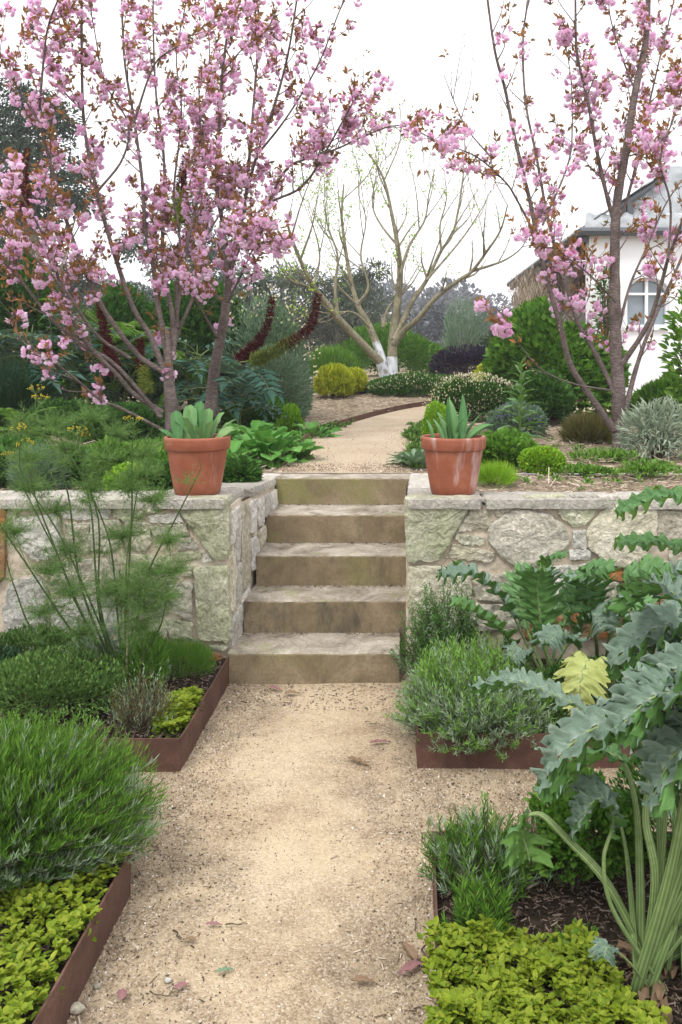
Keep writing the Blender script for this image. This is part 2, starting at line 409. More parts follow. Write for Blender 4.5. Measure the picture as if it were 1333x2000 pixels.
    c = nt.ramp(n, [(.3, (.018, .013, .009)), (.55, (.04, .03, .02)), (.75, (.08, .06, .042))])
    M['soil'] = nt.done(nt.principled(c, .95, nt.bump(f, .8, .01, nt.bump(n, .8, .03)), .1))
    nt = NT('mulched_ground'); v = nt.geo(); n = nt.noise(v, 3, 6, .7); f = nt.noise(v, 60, 6, .75, .5)
    c = nt.ramp(f, [(.3, (.12, .09, .065)), (.5, (.25, .195, .14)), (.7, (.39, .32, .24))])
    c = nt.mix(nt.ramp(n, [(.5, 0), (.65, .55)]), c, (.10, .14, .05))
    M['mulch'] = nt.done(nt.principled(c, .95, nt.bump(f, .8, .015, nt.bump(n, .6, .05)), .1))
    nt = NT('straw'); c = tinted(nt, [(.09, .065, .045), (.24, .18, .125), (.43, .36, .27), (.58, .5, .40)])
    M['straw'] = nt.done(nt.principled(c, .85, None, .15))
    nt = NT('bark_chip'); c = tinted(nt, [(.025, .018, .013), (.055, .038, .028), (.11, .08, .06), (.26, .20, .16)])
    M['chip'] = nt.done(nt.principled(c, .85, None, .15))
    nt = NT('hill_grass'); n = nt.noise(nt.geo(), .2, 5); M['hill'] = nt.done(nt.principled(nt.ramp(n, [(.3, (.05, .07, .05)), (.7, (.10, .12, .07))]), .95))
    nt = NT('white_render'); v = nt.geo(); n = nt.noise(v, 2, 5); f = nt.noise(v, 90, 3)
    M['white'] = nt.done(nt.principled(nt.ramp(n, [(.3, (.80, .81, .83)), (.7, (.88, .88, .89))]), .8, nt.bump(f, .2, .004), .2))
    nt = NT('grey_roof_steel'); v = nt.geo(); n = nt.noise(v, 3, 5)
    M['roof'] = nt.done(nt.principled(nt.ramp(n, [(.35, (.17, .19, .20)), (.65, (.30, .32, .33))]), .5, None, .4))
    nt = NT('dark_grey_metal'); M['fascia'] = nt.done(nt.principled((.075, .085, .095), .45, None, .4))
    nt = NT('weathered_timber'); v = nt.geo((1, 8, 8)); n = nt.noise(v, 4, 5)
    M['timber'] = nt.done(nt.principled(nt.ramp(n, [(.3, (.12, .10, .08)), (.7, (.26, .22, .18))]), .85))
    nt = NT('window_glass'); M['glass'] = nt.done(nt.principled((.20, .25, .28), .06, None, .8))
mats()

# ---------------------------------------------------------------- ground and terrain
def grid_mb(xs, ys, zf, t=.5):
    X, Y = np.meshgrid(xs, ys); Z = zf(X, Y)
    n, m = X.shape
    v = np.stack([X, Y, Z], -1).reshape(-1, 3)
    i = np.arange(n - 1)[:, None] * m + np.arange(m - 1)[None]
    f = np.stack([i, i + 1, i + m + 1, i + m], -1).reshape(-1, 4)
    return MB().add(v, f, t)
def struct(o): o['kind'] = 'structure'; return o

def gr(x, y):
    return .012 * np.sin(x * 2.1 + .5) * np.sin(y * 1.7) + .004 * np.sin(x * 9 + y * 4) * np.sin(y * 11 - x * 3)
def low_z(x, y):
    w = np.clip((x + .95) / .2, 0, 1) * np.clip((.2 - x) / .2, 0, 1)
    return gr(x, y) * .6 - .004
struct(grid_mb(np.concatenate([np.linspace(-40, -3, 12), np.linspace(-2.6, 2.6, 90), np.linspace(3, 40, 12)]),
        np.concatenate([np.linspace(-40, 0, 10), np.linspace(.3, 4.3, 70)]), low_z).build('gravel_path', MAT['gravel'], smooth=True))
xs = np.concatenate([np.linspace(-150, -14, 24), np.linspace(-13, 13, 105), np.linspace(14, 150, 24)])
ys = np.concatenate([np.linspace(5.496, 17, 46), np.linspace(18, 60, 22), np.linspace(65, 240, 26)])
def up_z(x, y):
    far = np.clip((y - 45) / 90, 0, 1)
    return terr(x, y) + far * (6.2 + 1.5 * np.sin(x * .03 + 1) - 2.2 * np.clip(x / 40, -1, 1))
struct(grid_mb(xs, ys, up_z).build('garden_ground', MAT['mulch'], smooth=True))
for x0, x1 in ((-16, -1.22), (.33, 16)):
    struct(grid_mb(np.linspace(x0, x1, 40), np.linspace(4.34, 5.50, 6), lambda x, y: terr(x, y) - .003).build('garden_ground', MAT['mulch'], smooth=True))

# the upper path, curving away to the right
PL = A([(-.86, 5.499), (-.84, 6.2), (-.90, 7.3), (-.83, 8.5), (-.60, 9.8), (-.20, 10.8), (.4, 11.5), (1.4, 12.0), (3.0, 12.2)])
PR = A([(.02, 5.499), (.03, 6.4), (.05, 7.3), (.08, 8.3), (.16, 9.1), (.36, 9.9), (.8, 10.5), (1.6, 10.9), (3.1, 11.1)])
pl, pr = spline(PL, 60), spline(PR, 60)
W = np.linspace(0, 1, 12)[None, :, None]
gxy = pl[:, None] * (1 - W) + pr[:, None] * W
gz = terr(gxy[..., 0], gxy[..., 1]) + .004 + .011 * np.clip((gxy[..., 1] - 5.5) / .5, 0, 1)
v = np.concatenate([gxy, gz[..., None]], -1).reshape(-1, 3)
i = np.arange(59)[:, None] * 12 + np.arange(11)[None]
struct(MB().add(v, np.stack([i, i + 1, i + 13, i + 12], -1).reshape(-1, 4)).build('upper_path', MAT['pale_gravel'], smooth=True))

# ---------------------------------------------------------------- bed soil and rusted steel edging
def bed(x0, x1, y0, y1, zt=.085):
    g = grid_mb(np.linspace(x0, x1, 30), np.linspace(y0, y1, 30), lambda x, y: zt + .012 * np.sin(x * 9 + y * 3) * np.sin(y * 7) )
    return struct(g.build('bed_soil', MAT['soil'], smooth=True))
EX = dict(nl=-.80, nr=.078, fl=-.853, fr=.042)
bed(-5, EX['nl'] - .003, .2, 2.42); bed(EX['nr'] + .003, 5, .2, 2.53); bed(-6, EX['fl'] - .003, 3.175, 4.14); bed(EX['fr'] + .003, 6, 3.225, 4.14)

def strip_mb(p0, p1, h0, h1, th=.006, n=14, wob=.004, seed=0):
    """a bent steel strip standing on the ground between two plan points"""
    g = rng(seed); p0, p1 = A(p0, float), A(p1, float)
    d = nrm(p1 - p0); q = A([-d[1], d[0]])
    mb = MB(); w = g.normal(size=n) * wob; w = np.convolve(w, [.25, .5, .25], 'same'); w[0] = w[-1] = 0
    hh = g.normal(size=n) * .0015
    V = []
    for k in range(n):
        c = p0 + (p1 - p0) * k / (n - 1) + q * w[k]
        for s, z in ((-1, h0), (1, h0), (1, h1 + hh[k]), (-1, h1 + hh[k])):
            V.append((*(c + q * s * th / 2), z))
    F = [(4 * k + j, 4 * k + (j + 1) % 4, 4 * k + 4 + (j + 1) % 4, 4 * k + 4 + j) for k in range(n - 1) for j in range(4)]
    mb.add(V, F); mb.add(V[:4] + V[-4:], [(3, 2, 1, 0), (4, 5, 6, 7)])
    return mb
def edging(label, corner, runs, h=.125):
    t = thing('steel_edging', label, 'garden edging', (*corner, 0), 'rusted steel edging round the beds')
    for k, (a, b) in enumerate(runs):
        strip_mb(a, b, -.03, h, seed=k + int(corner[0] * 100)).build('strip', MAT['rust'], t)
edging('rusted steel edging of the near left bed, running along the golden ground cover', (EX['nl'], 2.43),
       [((EX['nl'], .3), (EX['nl'], 2.43)), ((EX['nl'] + .003, 2.436), (-4, 2.436))])
edging('rusted steel edging of the near right bed in front of the large cardoon', (EX['nr'], 2.54),
       [((EX['nr'], .3), (EX['nr'], 2.54)), ((EX['nr'] - .003, 2.546), (4, 2.546))])
edging('rusted steel corner edging beside the bottom step on the left', (EX['fl'], 3.17),
       [((EX['fl'], 3.17), (EX['fl'], 4.06)), ((EX['fl'] + .003, 3.164), (-5, 3.164))])
edging('dark rusted steel edging below the overhanging lavender on the right', (EX['fr'], 3.22),
       [((EX['fr'], 3.22), (EX['fr'], 4.12)), ((EX['fr'] - .003, 3.214), (5, 3.214))])
# low curved strip along the left of the upper path
mb = MB(); e = spline(PL[1:] - A([.012, 0]), 70); V = []
for k, c in enumerate(e):
    z = float(terr(*c)); d = nrm(e[min(k + 1, 69)] - e[max(k - 1, 0)]); q = A([-d[1], d[0]])
    for s, zz in ((-1, -.02), (1, -.02), (1, .075), (-1, .075)): V.append((*(c + q * s * .006), z + zz))
mb.add(V, [(4 * k + j, 4 * k + (j + 1) % 4, 4 * k + 4 + (j + 1) % 4, 4 * k + 4 + j) for k in range(69) for j in range(4)])
setp(mb.build('steel_edging', MAT['rust']), 'low rusty edging curving along the left side of the upper path', 'garden edging')

# ---------------------------------------------------------------- dry stone and mortar walls
def resample(o, n):
    o = np.vstack([o, o[:1]]); d = np.r_[0, np.cumsum(np.linalg.norm(np.diff(o, axis=0), axis=1))]
    s = np.linspace(0, d[-1], n, endpoint=False)
    return np.stack([np.interp(s, d, o[:, k]) for k in range(2)], -1)
def stone_mb(out, org, U, V_, N, back=.05, prot=.025, seed=0, n=40, rough=.006):
    g = rng(seed); o = resample(A(out, float), n)
    o = (o + np.roll(o, 1, 0) * .35 + np.roll(o, -1, 0) * .35) / 1.7
    o += g.normal(size=o.shape) * rough * .5
    c = o.mean(0); org, U, V_, N = map(lambda q: A(q, float), (org, U, V_, N))
    rings = [(1.0, -back), (1.0, prot * .5), (.985, prot * .92), (.93, prot * 1.02), (.84, prot * 1.05), (.72, prot * 1.08), (.58, prot * 1.1), (.42, prot * 1.1), (.24, prot * 1.08)]
    vs = []; ph = g.uniform(0, 6, 4)
    for s, h in rings:
        q = c + (o - c) * s
        hh = h
        if h > 0:
            q = q + g.normal(size=q.shape) * .0025
            f1 = A([mnoise.fractal(Vector((a * 9 + seed, b * 9, seed * .7)), .7, 2.2, 4) for a, b in q]); f2 = A([abs(mnoise.noise(Vector((a * 13, b * 20 + seed, 3.1)))) for a, b in q])
            hh = h + rough * (1.9 * f1 - 2.0 * f2 + .6)
        hh = np.broadcast_to(hh, (n,))
        vs.append(org + q[:, :1] * U + q[:, 1:] * V_ + hh[:, None] * N)
    vs.append((org + c[0] * U + c[1] * V_ + prot * 1.1 * N)[None])
    mb = MB(); v = np.vstack(vs); j = np.arange(n); k = (j + 1) % n
    F = np.concatenate([np.stack([r * n + j, r * n + k, (r + 1) * n + k, (r + 1) * n + j], -1) for r in range(len(rings) - 1)])
    mb.add(v, F); L = len(rings) - 1
    mb.add(v, np.stack([L * n + j, L * n + k, np.full(n, len(rings) * n)], -1))
    return mb

WY = 4.105                        # plane of the wall face
def wallpx(pts, sc, ox, oy, D=WY):
    p = A(pts, float) * sc + A([ox, oy])
    return np.stack([(p[:, 0] - VX) * D / FPX, CAMZ - (p[:, 1] - VY) * D / FPX], -1)
RS = [('stonegreen', [(25, 172), (365, 177), (320, 240), (190, 470), (35, 478)], .045), ('stone', [(40, 492), (335, 503), (345, 640), (250, 790), (45, 790)], .04),
 ('stone', [(355, 215), (430, 250), (430, 310), (275, 340), (300, 290)], .02), ('stonegreen', [(270, 345), (400, 365), (400, 395), (300, 395), (270, 370)], .02),
 ('stone', [(265, 395), (440, 430), (435, 475), (220, 455)], .02), ('stone', [(430, 215), (525, 210), (510, 250), (460, 260)], .015),
 ('cap', [(390, 183), (580, 178), (580, 202), (420, 206)], .03), ('stonegreen', [(595, 172), (780, 167), (775, 192), (700, 214), (600, 206)], .035),
 ('stonegrey', [(540, 238), (700, 250), (770, 310), (790, 400), (660, 470), (600, 510), (500, 460), (420, 360), (430, 310)], .04),
 ('stonegreen', [(750, 225), (900, 208), (925, 240), (880, 295), (820, 315), (770, 270)], .025), ('cap', [(815, 168), (938, 168), (935, 190), (830, 190)], .03),
 ('cap', [(948, 168), (1180, 168), (1180, 187), (950, 188)], .03), ('cap', [(1190, 168), (1420, 168), (1420, 195), (1195, 190)], .03),
 ('stonewhite', [(820, 330), (880, 330), (878, 410), (820, 405)], .015), ('stonewhite', [(800, 420), (900, 425), (900, 465), (810, 462)], .015),
 ('stone', [(1010, 210), (1210, 232), (1200, 370), (1100, 495), (990, 485), (895, 400), (890, 320), (960, 240)], .045),
 ('stone', [(1216, 238), (1480, 240), (1480, 372), (1216, 362)], .03), ('stonewhite', [(700, 500), (960, 490), (975, 565), (700, 575)], .02),
 ('stone', [(352, 575), (420, 535), (530, 530), (575, 640), (470, 662), (365, 650)], .03), ('stonerust', [(985, 512), (1130, 520), (1120, 565), (985, 558)], .02),
 ('stonegrey', [(1150, 480), (1262, 470), (1262, 565), (1150, 562)], .03), ('stone', [(1275, 385), (1480, 392), (1480, 530), (1280, 540)], .03),
 ('stonewhite', [(590, 585), (780, 585), (790, 690), (640, 720), (600, 670)], .025), ('stone', [(800, 585), (1030, 575), (1040, 690), (810, 700)], .025),
 ('stonerust', [(1050, 580), (1260, 580), (1250, 690), (1060, 690)], .025), ('stonegrey', [(1275, 555), (1490, 545), (1490, 680), (1285, 685)], .03),
 ('stonegrey', [(300, 680), (560, 680), (570, 790), (270, 800)], .025), ('stonerust', [(590, 735), (800, 715), (810, 830), (600, 840)], .03),
 ('stonerust', [(820, 715), (1080, 705), (1080, 830), (830, 840)], .035), ('stonerust', [(1095, 705), (1300, 700), (1310, 830), (1100, 840)], .04), ('stonegrey', [(1320, 700), (1500, 695), (1500, 830), (1330, 840)], .03)]
LS = [('stonegreen', [(930, 200), (1192, 190), (1195, 510), (1110, 512), (1060, 430), (950, 280)], .045), ('stonegreen', [(1010, 555), (1190, 545), (1203, 940), (1035, 932)], .045),
 ('stonegreen', [(585, 212), (785, 208), (750, 290), (690, 315), (600, 300)], .02), ('stonerust', [(815, 222), (880, 220), (870, 258), (820, 258)], .02),
 ('stone', [(760, 243), (810, 243), (812, 268), (762, 270)], .02), ('stonewhite', [(780, 288), (930, 272), (950, 318), (790, 325)], .02),
 ('stonegreen', [(795, 340), (970, 330), (985, 385), (900, 398), (800, 390)], .025), ('stonegrey', [(922, 402), (1000, 402), (1035, 460), (925, 465)], .02),
 ('stonegreen', [(905, 482), (1045, 477), (1045, 515), (920, 518)], .02), ('stonewhite', [(1052, 472), (1082, 490), (1102, 522), (1055, 530)], .015),
 ('stonegreen', [(945, 547), (1000, 547), (1000, 605), (955, 600)], .02), ('stonegrey', [(870, 650), (1000, 640), (1000, 820), (920, 800)], .035),
 ('stonegreen', [(880, 825), (1000, 838), (1000, 935), (880, 918)], .03), ('stonegrey', [(475, 312), (620, 312), (640, 380), (600, 468), (480, 468)], .03),
 ('stone', [(655, 322), (770, 332), (790, 420), (760, 470), (655, 460)], .02), ('stonewhite', [(95, 300), (300, 282), (318, 480), (180, 520), (65, 385)], .035),
 ('stone', [(30, 270), (88, 270), (75, 330), (35, 330)], .02), ('stonewhite', [(20, 780), (60, 640), (200, 600), (250, 690), (225, 890), (60, 915)], .04),
 ('stonegreen', [(50, 228), (200, 218), (190, 258), (80, 263)], .02), ('stone', [(340, 332), (462, 322), (467, 480), (350, 490)], .03),
 ('stonegreen', [(645, 492), (900, 505), (925, 615), (860, 635), (645, 600)], .025), ('stone', [(270, 540), (450, 512), (600, 520), (620, 640), (450, 695), (280, 680)], .035),
 ('stonewhite', [(265, 722), (440, 722), (520, 700), (600, 660), (625, 860), (300, 895)], .035), ('stonegrey', [(645, 640), (850, 660), (860, 800), (650, 820)], .03),
 ('stonerust', [(-110, 232), (30, 232), (25, 600), (-100, 700)], .04), ('stone', [(-140, 930), (0, 940), (0, 1060), (-140, 1060)], .03), ('stonewhite', [(20, 945), (400, 935), (560, 905), (560, 1015), (20, 1020)], .03),
 ('stonegreen', [(650, 840), (865, 840), (865, 930), (650, 930)], .02), ('stonerust', [(890, 968), (1010, 962), (1150, 1015), (1150, 1080), (890, 1080)], .035), ('stonegreen', [(1085, 962), (1185, 965), (1170, 988), (1090, 982)], .02),
 ('stonegrey', [(580, 950), (870, 950), (870, 1080), (590, 1080)], .03), ('stonewhite', [(215, 215), (460, 208), (570, 212), (560, 300), (330, 300), (320, 260), (215, 258)], .02)]

def wall_side(name_label, loc, stones, sc, ox, oy, x0, x1, xin, left):
    w = thing('stone_wall', name_label, 'stone wall', loc, 'retaining walls beside the steps')
    mb = MB()                                                  # rubble core with a wavy mortar face
    far = x0 if left else x1
    # front run of the wall
    n = 60; X = np.linspace(x0, x1, n); Z = np.linspace(-.05, .835, 14)
    XX, ZZ = np.meshgrid(X, Z); YY = WY + .012 + .005 * np.sin(XX * 31 + ZZ * 17) * np.sin(ZZ * 29 - XX * 7)
    i = np.arange(13)[:, None] * n + np.arange(n - 1)[None]
    mb.add(np.stack([XX, YY, ZZ], -1).reshape(-1, 3), np.stack([i, i + 1, i + n + 1, i + n], -1).reshape(-1, 4))
    box(mb, x0, x1, WY + .02, 4.44, -.05, .82)
    if left:                                                   # return beside the steps, its face splayed a little
        mb.add([(-.868, WY + .014, -.05), (-.868, WY + .014, .82), (-.822, 5.50, .74), (-.822, 5.50, -.05), (-1.26, 5.50, -.05), (-1.26, 5.50, .74), (-1.26, 4.44, .82), (-1.26, 4.44, -.05)],
               [(0, 3, 2, 1), (3, 4, 5, 2), (4, 7, 6, 5)])
    else:
        mb.add([(-.004, WY + .014, -.05), (-.004, WY + .014, .82), (-.003, 5.50, .74), (-.003, 5.50, -.05), (.36, 5.50, -.05), (.36, 5.50, .74), (.36, 4.44, .82), (.36, 4.44, -.05)],
               [(0, 1, 2, 3), (3, 2, 5, 4), (4, 5, 6, 7)])
    mb.build('mortar', MAT['mortar'], w)
    for k, (m, pts, pr_) in enumerate(stones):
        o = wallpx(pts, sc, ox, oy); o = o.mean(0) + (o - o.mean(0)) * (1.07 if k > 1 else 1.015)
        stone_mb(o, (0, WY + .01, 0), (1, 0, 0), (0, 0, 1), (0, -1, 0), .06, pr_ * .55, k * 7 + left, rough=.005).build('stone', MAT[m], w, smooth=False)
    # rough stones continuing past the frame
    g = rng(5 + left); xc = far
    a, b = (x0 + .02, wallpx([(-115, 0)], sc, ox, oy)[0, 0]) if left else (wallpx([(1500, 0)], sc, ox, oy)[0, 0], x1 - .02)
    for row in range(3):
        x = a
        while x < b - .08:
            wd = min(g.uniform(.18, .42), b - x); z0 = .02 + row * .265; z1 = z0 + .25
            o = [(x + .01, z0 + .01), (x + wd * .5, z0), (x + wd - .015, z0 + .02), (x + wd - .01, z1 - .03), (x + wd * .6, z1), (x + .02, z1 - .02)]
            stone_mb(A(o) + g.normal(size=(6, 2)) * .008, (0, WY + .01, 0), (1, 0, 0), (0, 0, 1), (0, -1, 0), .06, .025, int(g.integers(1e6)), n=20).build('stone', MAT[['stone', 'stonegrey', 'stonewhite'][g.integers(3)]], w)
            x += wd
    return w, g

def cap_z(y): return .872 - .055 * (y - 4.1)
def cap_stone(w, poly, seed, mat='cap', lift=0):
    """a flat cap stone from its plan outline"""
    g = rng(seed); o = resample(A(poly, float), 26); o += g.normal(size=o.shape) * .003; c = o.mean(0)
    zt = lambda q, d: np.clip(cap_z(q[:, 1]), .8, 1) - d + lift
    rings = [(1, .05), (1.004, .028), (.995, .006), (.965, .0), (.6, -.001), (.3, .001)]
    vs = [np.c_[c + (o - c) * s, zt(c + (o - c) * s, d) + (g.normal(size=26) * .0016)] for s, d in rings]
    vs.append(np.c_[c[None], zt(c[None], 0)]); v = np.vstack(vs); j = np.arange(26); k = (j + 1) % 26
    mb = MB().add(v, np.concatenate([np.stack([r * 26 + j, r * 26 + k, r * 26 + 26 + k, r * 26 + 26 + j], -1) for r in range(5)]))
    mb.add(v, np.stack([130 + j, 130 + k, np.full(26, 156)], -1))
    return mb.build('cap_stone', MAT[mat], w)

wL, g = wall_side('pale sandstone retaining wall behind the fennel, left of the steps', (-2.0, 4.2, 0), LS, .375, 0, 900, -5.5, -.868, -.83, True)
x = -.875
k = 0
while x > -5.3:
    wd = g.uniform(.28, .6); x2 = x - wd
    if x > -1.2: x2 = -1.27
    cap_stone(wL, [(x - .004, 4.088), (x - .004, 4.45), (x2 + .004, 4.45), ((x + x2) / 2, 4.08), (x2 + .004, 4.09)] if 0 else [(x - .003, 4.085), (x - .003, 4.46 if x < -1.2 else 4.62), (x2 + .003, 4.47 if x < -1.2 else 4.62), (x2 + .003, 4.09), ((x + x2) / 2, 4.075)], 40 + k)
    x = x2; k += 1
for k, (ya, yb) in enumerate(((4.628, 4.93), (4.938, 5.492))):
    xi = lambda y: -.868 + .046 * (y - 4.1) / 1.2 + .006
    cap_stone(wL, [(xi(ya), ya), (xi(yb), yb), (-1.27, yb), (-1.275, ya)], 60 + k)
# stones on the inner face beside the steps: (distance along the wall, height)
IN = [[(.02, .30), (.02, .60), (.09, .60), (.09, .30)], [(.02, .62), (.02, .80), (.09, .80), (.10, .68)], [(.11, .52), (.11, .80), (.19, .80), (.2, .55)], [(.11, .30), (.12, .50), (.2, .52), (.22, .33)],
      [(.21, .36), (.22, .80), (.40, .78), (.42, .42), (.35, .33)], [(.43, .60), (.43, .78), (.6, .77), (.58, .58)], [(.44, .40), (.44, .57), (.62, .56), (.66, .45), (.6, .38)], [(.62, .60), (.62, .76), (.78, .755), (.8, .6)],
      [(.68, .46), (.66, .58), (.82, .585), (.84, .5)], [(.81, .62), (.81, .75), (.98, .74), (.98, .6)], [(.86, .5), (.86, .6), (1.0, .585), (1.0, .5)], [(1.0, .62), (1.0, .74), (1.19, .735), (1.19, .61)], [(1.02, .5), (1.02, .6), (1.19, .6), (1.19, .5)],
      [(.02, .02), (.02, .28), (.11, .28), (.11, .02)], [(.13, .08), (.13, .28), (.24, .29), (.25, .10)], [(.26, .14), (.27, .31), (.4, .36), (.42, .2)]]
fd = A([.046, 1.2, 0]); fd = fd / np.linalg.norm(fd); fn = A([fd[1], -fd[0], 0])
for k, o in enumerate(IN):
    stone_mb(o, A([-.868, 4.115, 0]), fd, (0, 0, 1), fn, .03, .016, 300 + k, n=22, rough=.004).build('stone', MAT['stonewhite' if k % 4 else 'stone'], wL)

wR, g = wall_side('pale sandstone retaining wall behind the cardoons, right of the steps', (2.0, 4.2, 0), RS, .415, 780, 900, -.004, 5.5, .0, False)
cap_stone(wR, [(.004, 4.075), (.004, 4.62), (.37, 4.62), (.372, 4.075)], 80); cap_stone(wR, [(.006, 4.628), (.016, 5.492), (.37, 5.492), (.37, 4.628)], 81)
x = .378; k = 0
while x < 5.3:
    wd = g.uniform(.35, .75)
    cap_stone(wR, [(x + .003, 4.085), (x + wd / 2, 4.075), (x + wd - .003, 4.09), (x + wd - .003, 4.40), (x + .003, 4.42)], 90 + k)
    x += wd; k += 1

# ---------------------------------------------------------------- steps
steps = thing('stone_steps', 'five weathered sandstone steps between the two retaining walls', 'steps', (-.42, 4.04, 0))
def step(y0, y1, z0, z1, x0, x1, seed):
    g = rng(seed); n = 34; X = np.linspace(x0, x1, n)
    prof = [(y0, z0), (y0, z0 + (z1 - z0) * .35), (y0, z0 + (z1 - z0) * .7), (y0, z1 - .010), (y0 + .002, z1 - .004), (y0 + .008, z1), (y0 + .06, z1), (y0 + (y1 - y0) * .5, z1), (y1, z1), (y1, z0)]
    V = []
    wob = np.convolve(g.normal(size=n + 4) * .0035, np.ones(5) / 5, 'valid')
    for q, x in enumerate(X):
        for k, (y, z) in enumerate(prof):
            e = 0
            if q in (0, n - 1) and k in (3, 4, 5): e = .006
            V.append((x + (g.normal() * .002 if 0 < q < n - 1 else 0), y + (wob[q] + g.normal() * .0008 if k < 6 else 0) + e, z - (abs(g.normal()) * .0012 if 3 <= k <= 5 else 0) - (g.normal() * .0012 if 5 < k < 8 else 0)))
    m = len(prof)
    F = [(q * m + k, q * m + m + k, q * m + m + (k + 1) % m, q * m + (k + 1) % m) for q in range(n - 1) for k in range(m)]
    mb = MB().add(V, F); mb.add(V[:m] + V[-m:], [list(range(m)), list(range(2 * m - 1, m - 1, -1))])
    return mb.build('step', MAT['stepmoss' if seed == 5 else 'stepdark' if seed == 2 else 'step'], steps)
SD = [4.04, 4.34, 4.63, 4.95, 5.29]; SH = [.14, .305, .47, .635, .80]
step(4.04, 4.36, -.04, .14, -.857, -.036, 1)
step(4.34, 4.65, -.05, .305, -.835, .03, 2)
step(4.63, 4.97, -.05, .47, -.826, .03, 3)
step(4.95, 5.31, -.05, .635, -.823, .03, 4)
step(5.29, 5.494, -.05, .80, -.818, .03, 5)

# ---------------------------------------------------------------- terracotta pots
def lathe(mb, prof, n=56, t=.5, m=0, z0=0, c=(0, 0)):
    a = np.arange(n) * 2 * math.pi / n; p = A(prof, float)
    V = np.stack([c[0] + p[:, :1] * np.cos(a), c[1] + p[:, :1] * np.sin(a), np.broadcast_to(z0 + p[:, 1:], (len(p), n))], -1).reshape(-1, 3)
    i = np.arange(len(p) - 1)[:, None] * n; j = np.arange(n)[None]; k = (j + 1) % n
    mb.add(V, np.stack([i + j, i + k, i + n + k, i + n + j], -1).reshape(-1, 4), t, m)
def pot(x, y, label, mt='terracotta'):
    z = cap_z(y) + .004
    t = thing('terracotta_pot', label, 'flower pot', (x, y, z), 'terracotta pots on the wall ends')
    mb = MB(); lathe(mb, [(0, 0), (.108, 0), (.114, .006), (.124, .06), (.1385, .15), (.1505, .229)], c=(x, y), z0=z)
    mb.build('body', MAT[mt], t, smooth=True)
    mb = MB(); lathe(mb, [(.1495, .222), (.159, .226), (.163, .232), (.166, .278), (.1645, .287), (.159, .291), (.152, .289), (.148, .28), (.146, .23)], c=(x, y), z0=z)
    mb.build('rim', MAT[mt], t, smooth=True)
    mb = MB(); lathe(mb, [(.0, .262), (.07, .264), (.1475, .258)], n=40, c=(x, y), z0=z); mb.build('soil', MAT['soil'], t)
    return z
POTL, POTR = (-1.065, 4.30), (.237, 4.30)
zl = pot(*POTL, 'terracotta pot on the left wall end, holding broad pale green bulb leaves')
zr = pot(*POTR, 'terracotta pot on the right wall end, with a white bloom and narrow leaves', 'terracotta_bloomed')

def leaf_data(name, mats, L=1., w=.3, bend=.6, fold=.25, wav=.0, nl=9, nw=4, shape='lance', seed=0, tint=None, twist=0, cup=0):
    """a broad curved leaf along +Y, bending towards -Z, with real surface relief"""
    g = rng(seed); s = np.linspace(0, 1, nl); u = np.linspace(-1, 1, 2 * (nw // 2) + 1)
    if shape == 'lance': wd = w * (np.sin(math.pi * np.clip(s, 0, 1) ** .8) ** .8 * .98 + .1 * (1 - s))
    elif shape == 'spoon': wd = w * (np.clip(s * 1.15 - .1, 0.05, 1) ** 1.1 * np.sqrt(np.clip(1 - ((s - .62) / .39) ** 2, 0, 1)) * 1.5 + .10 * (1 - s))
    elif shape == 'round': wd = w * np.sqrt(np.clip(1 - (2 * s - 1) ** 2, 0, 1)) + .01
    elif shape == 'oblong': wd = w * (.45 + .55 * np.clip(s * 2.2, 0, 1)) * np.sqrt(np.clip(1 - np.clip((s - .6) / .4, 0, 1) ** 2.6, 0, 1))
    else: wd = w * (1 - s) ** .6 * np.minimum(1, .6 + s * 2)
    wd[-1] = .006
    ang = bend * s ** 1.3; dy = np.cos(ang); dz = -np.sin(ang)
    y = np.concatenate([[0], np.cumsum((dy[1:] + dy[:-1]) / 2)]) / (nl - 1); z = np.concatenate([[0], np.cumsum((dz[1:] + dz[:-1]) / 2)]) / (nl - 1)
    S, U = np.meshgrid(s, u, indexing='ij'); Wd = wd[:, None]
    X = U * Wd; up = fold * np.abs(U) ** 1.2 * Wd + cup * Wd * U ** 2
    wave = wav * np.abs(U) * np.sin(S * 21 + g.uniform(0, 6) + U * 1.5)
    Y = y[:, None] + (up + wave) * np.sin(ang)[:, None]; Z = z[:, None] + (up + wave) * np.cos(ang)[:, None]
    if twist:
        a = twist * S; X, Z = X * np.cos(a) - (Z - z[:, None]) * np.sin(a), z[:, None] + X * np.sin(a) + (Z - z[:, None]) * np.cos(a)
    m = len(u); v = np.stack([X, Y, Z], -1).reshape(-1, 3) * L
    i = np.arange(nl - 1)[:, None] * m + np.arange(m - 1)[None]
    t = (.5 if tint is None else tint) + g.uniform(-.1, .1) + .25 * (np.abs(U) < .1) + .1 * np.abs(U)
    return MB().add(v, np.stack([i, i + 1, i + m + 1, i + m], -1).reshape(-1, 4), np.clip(t.ravel(), 0, 1)).data(name, mats, smooth=True)

def put_leaf(t, datas, g, pos, az, el, sc, roll=0, name='leaf'):
    m = Matrix.Rotation(az, 3, 'Z') @ Matrix.Rotation(el, 3, 'X') @ Matrix.Rotation(roll, 3, 'Y')
    return link(name, datas[int(g.integers(len(datas)))], t, pos, m.to_euler(), sc)

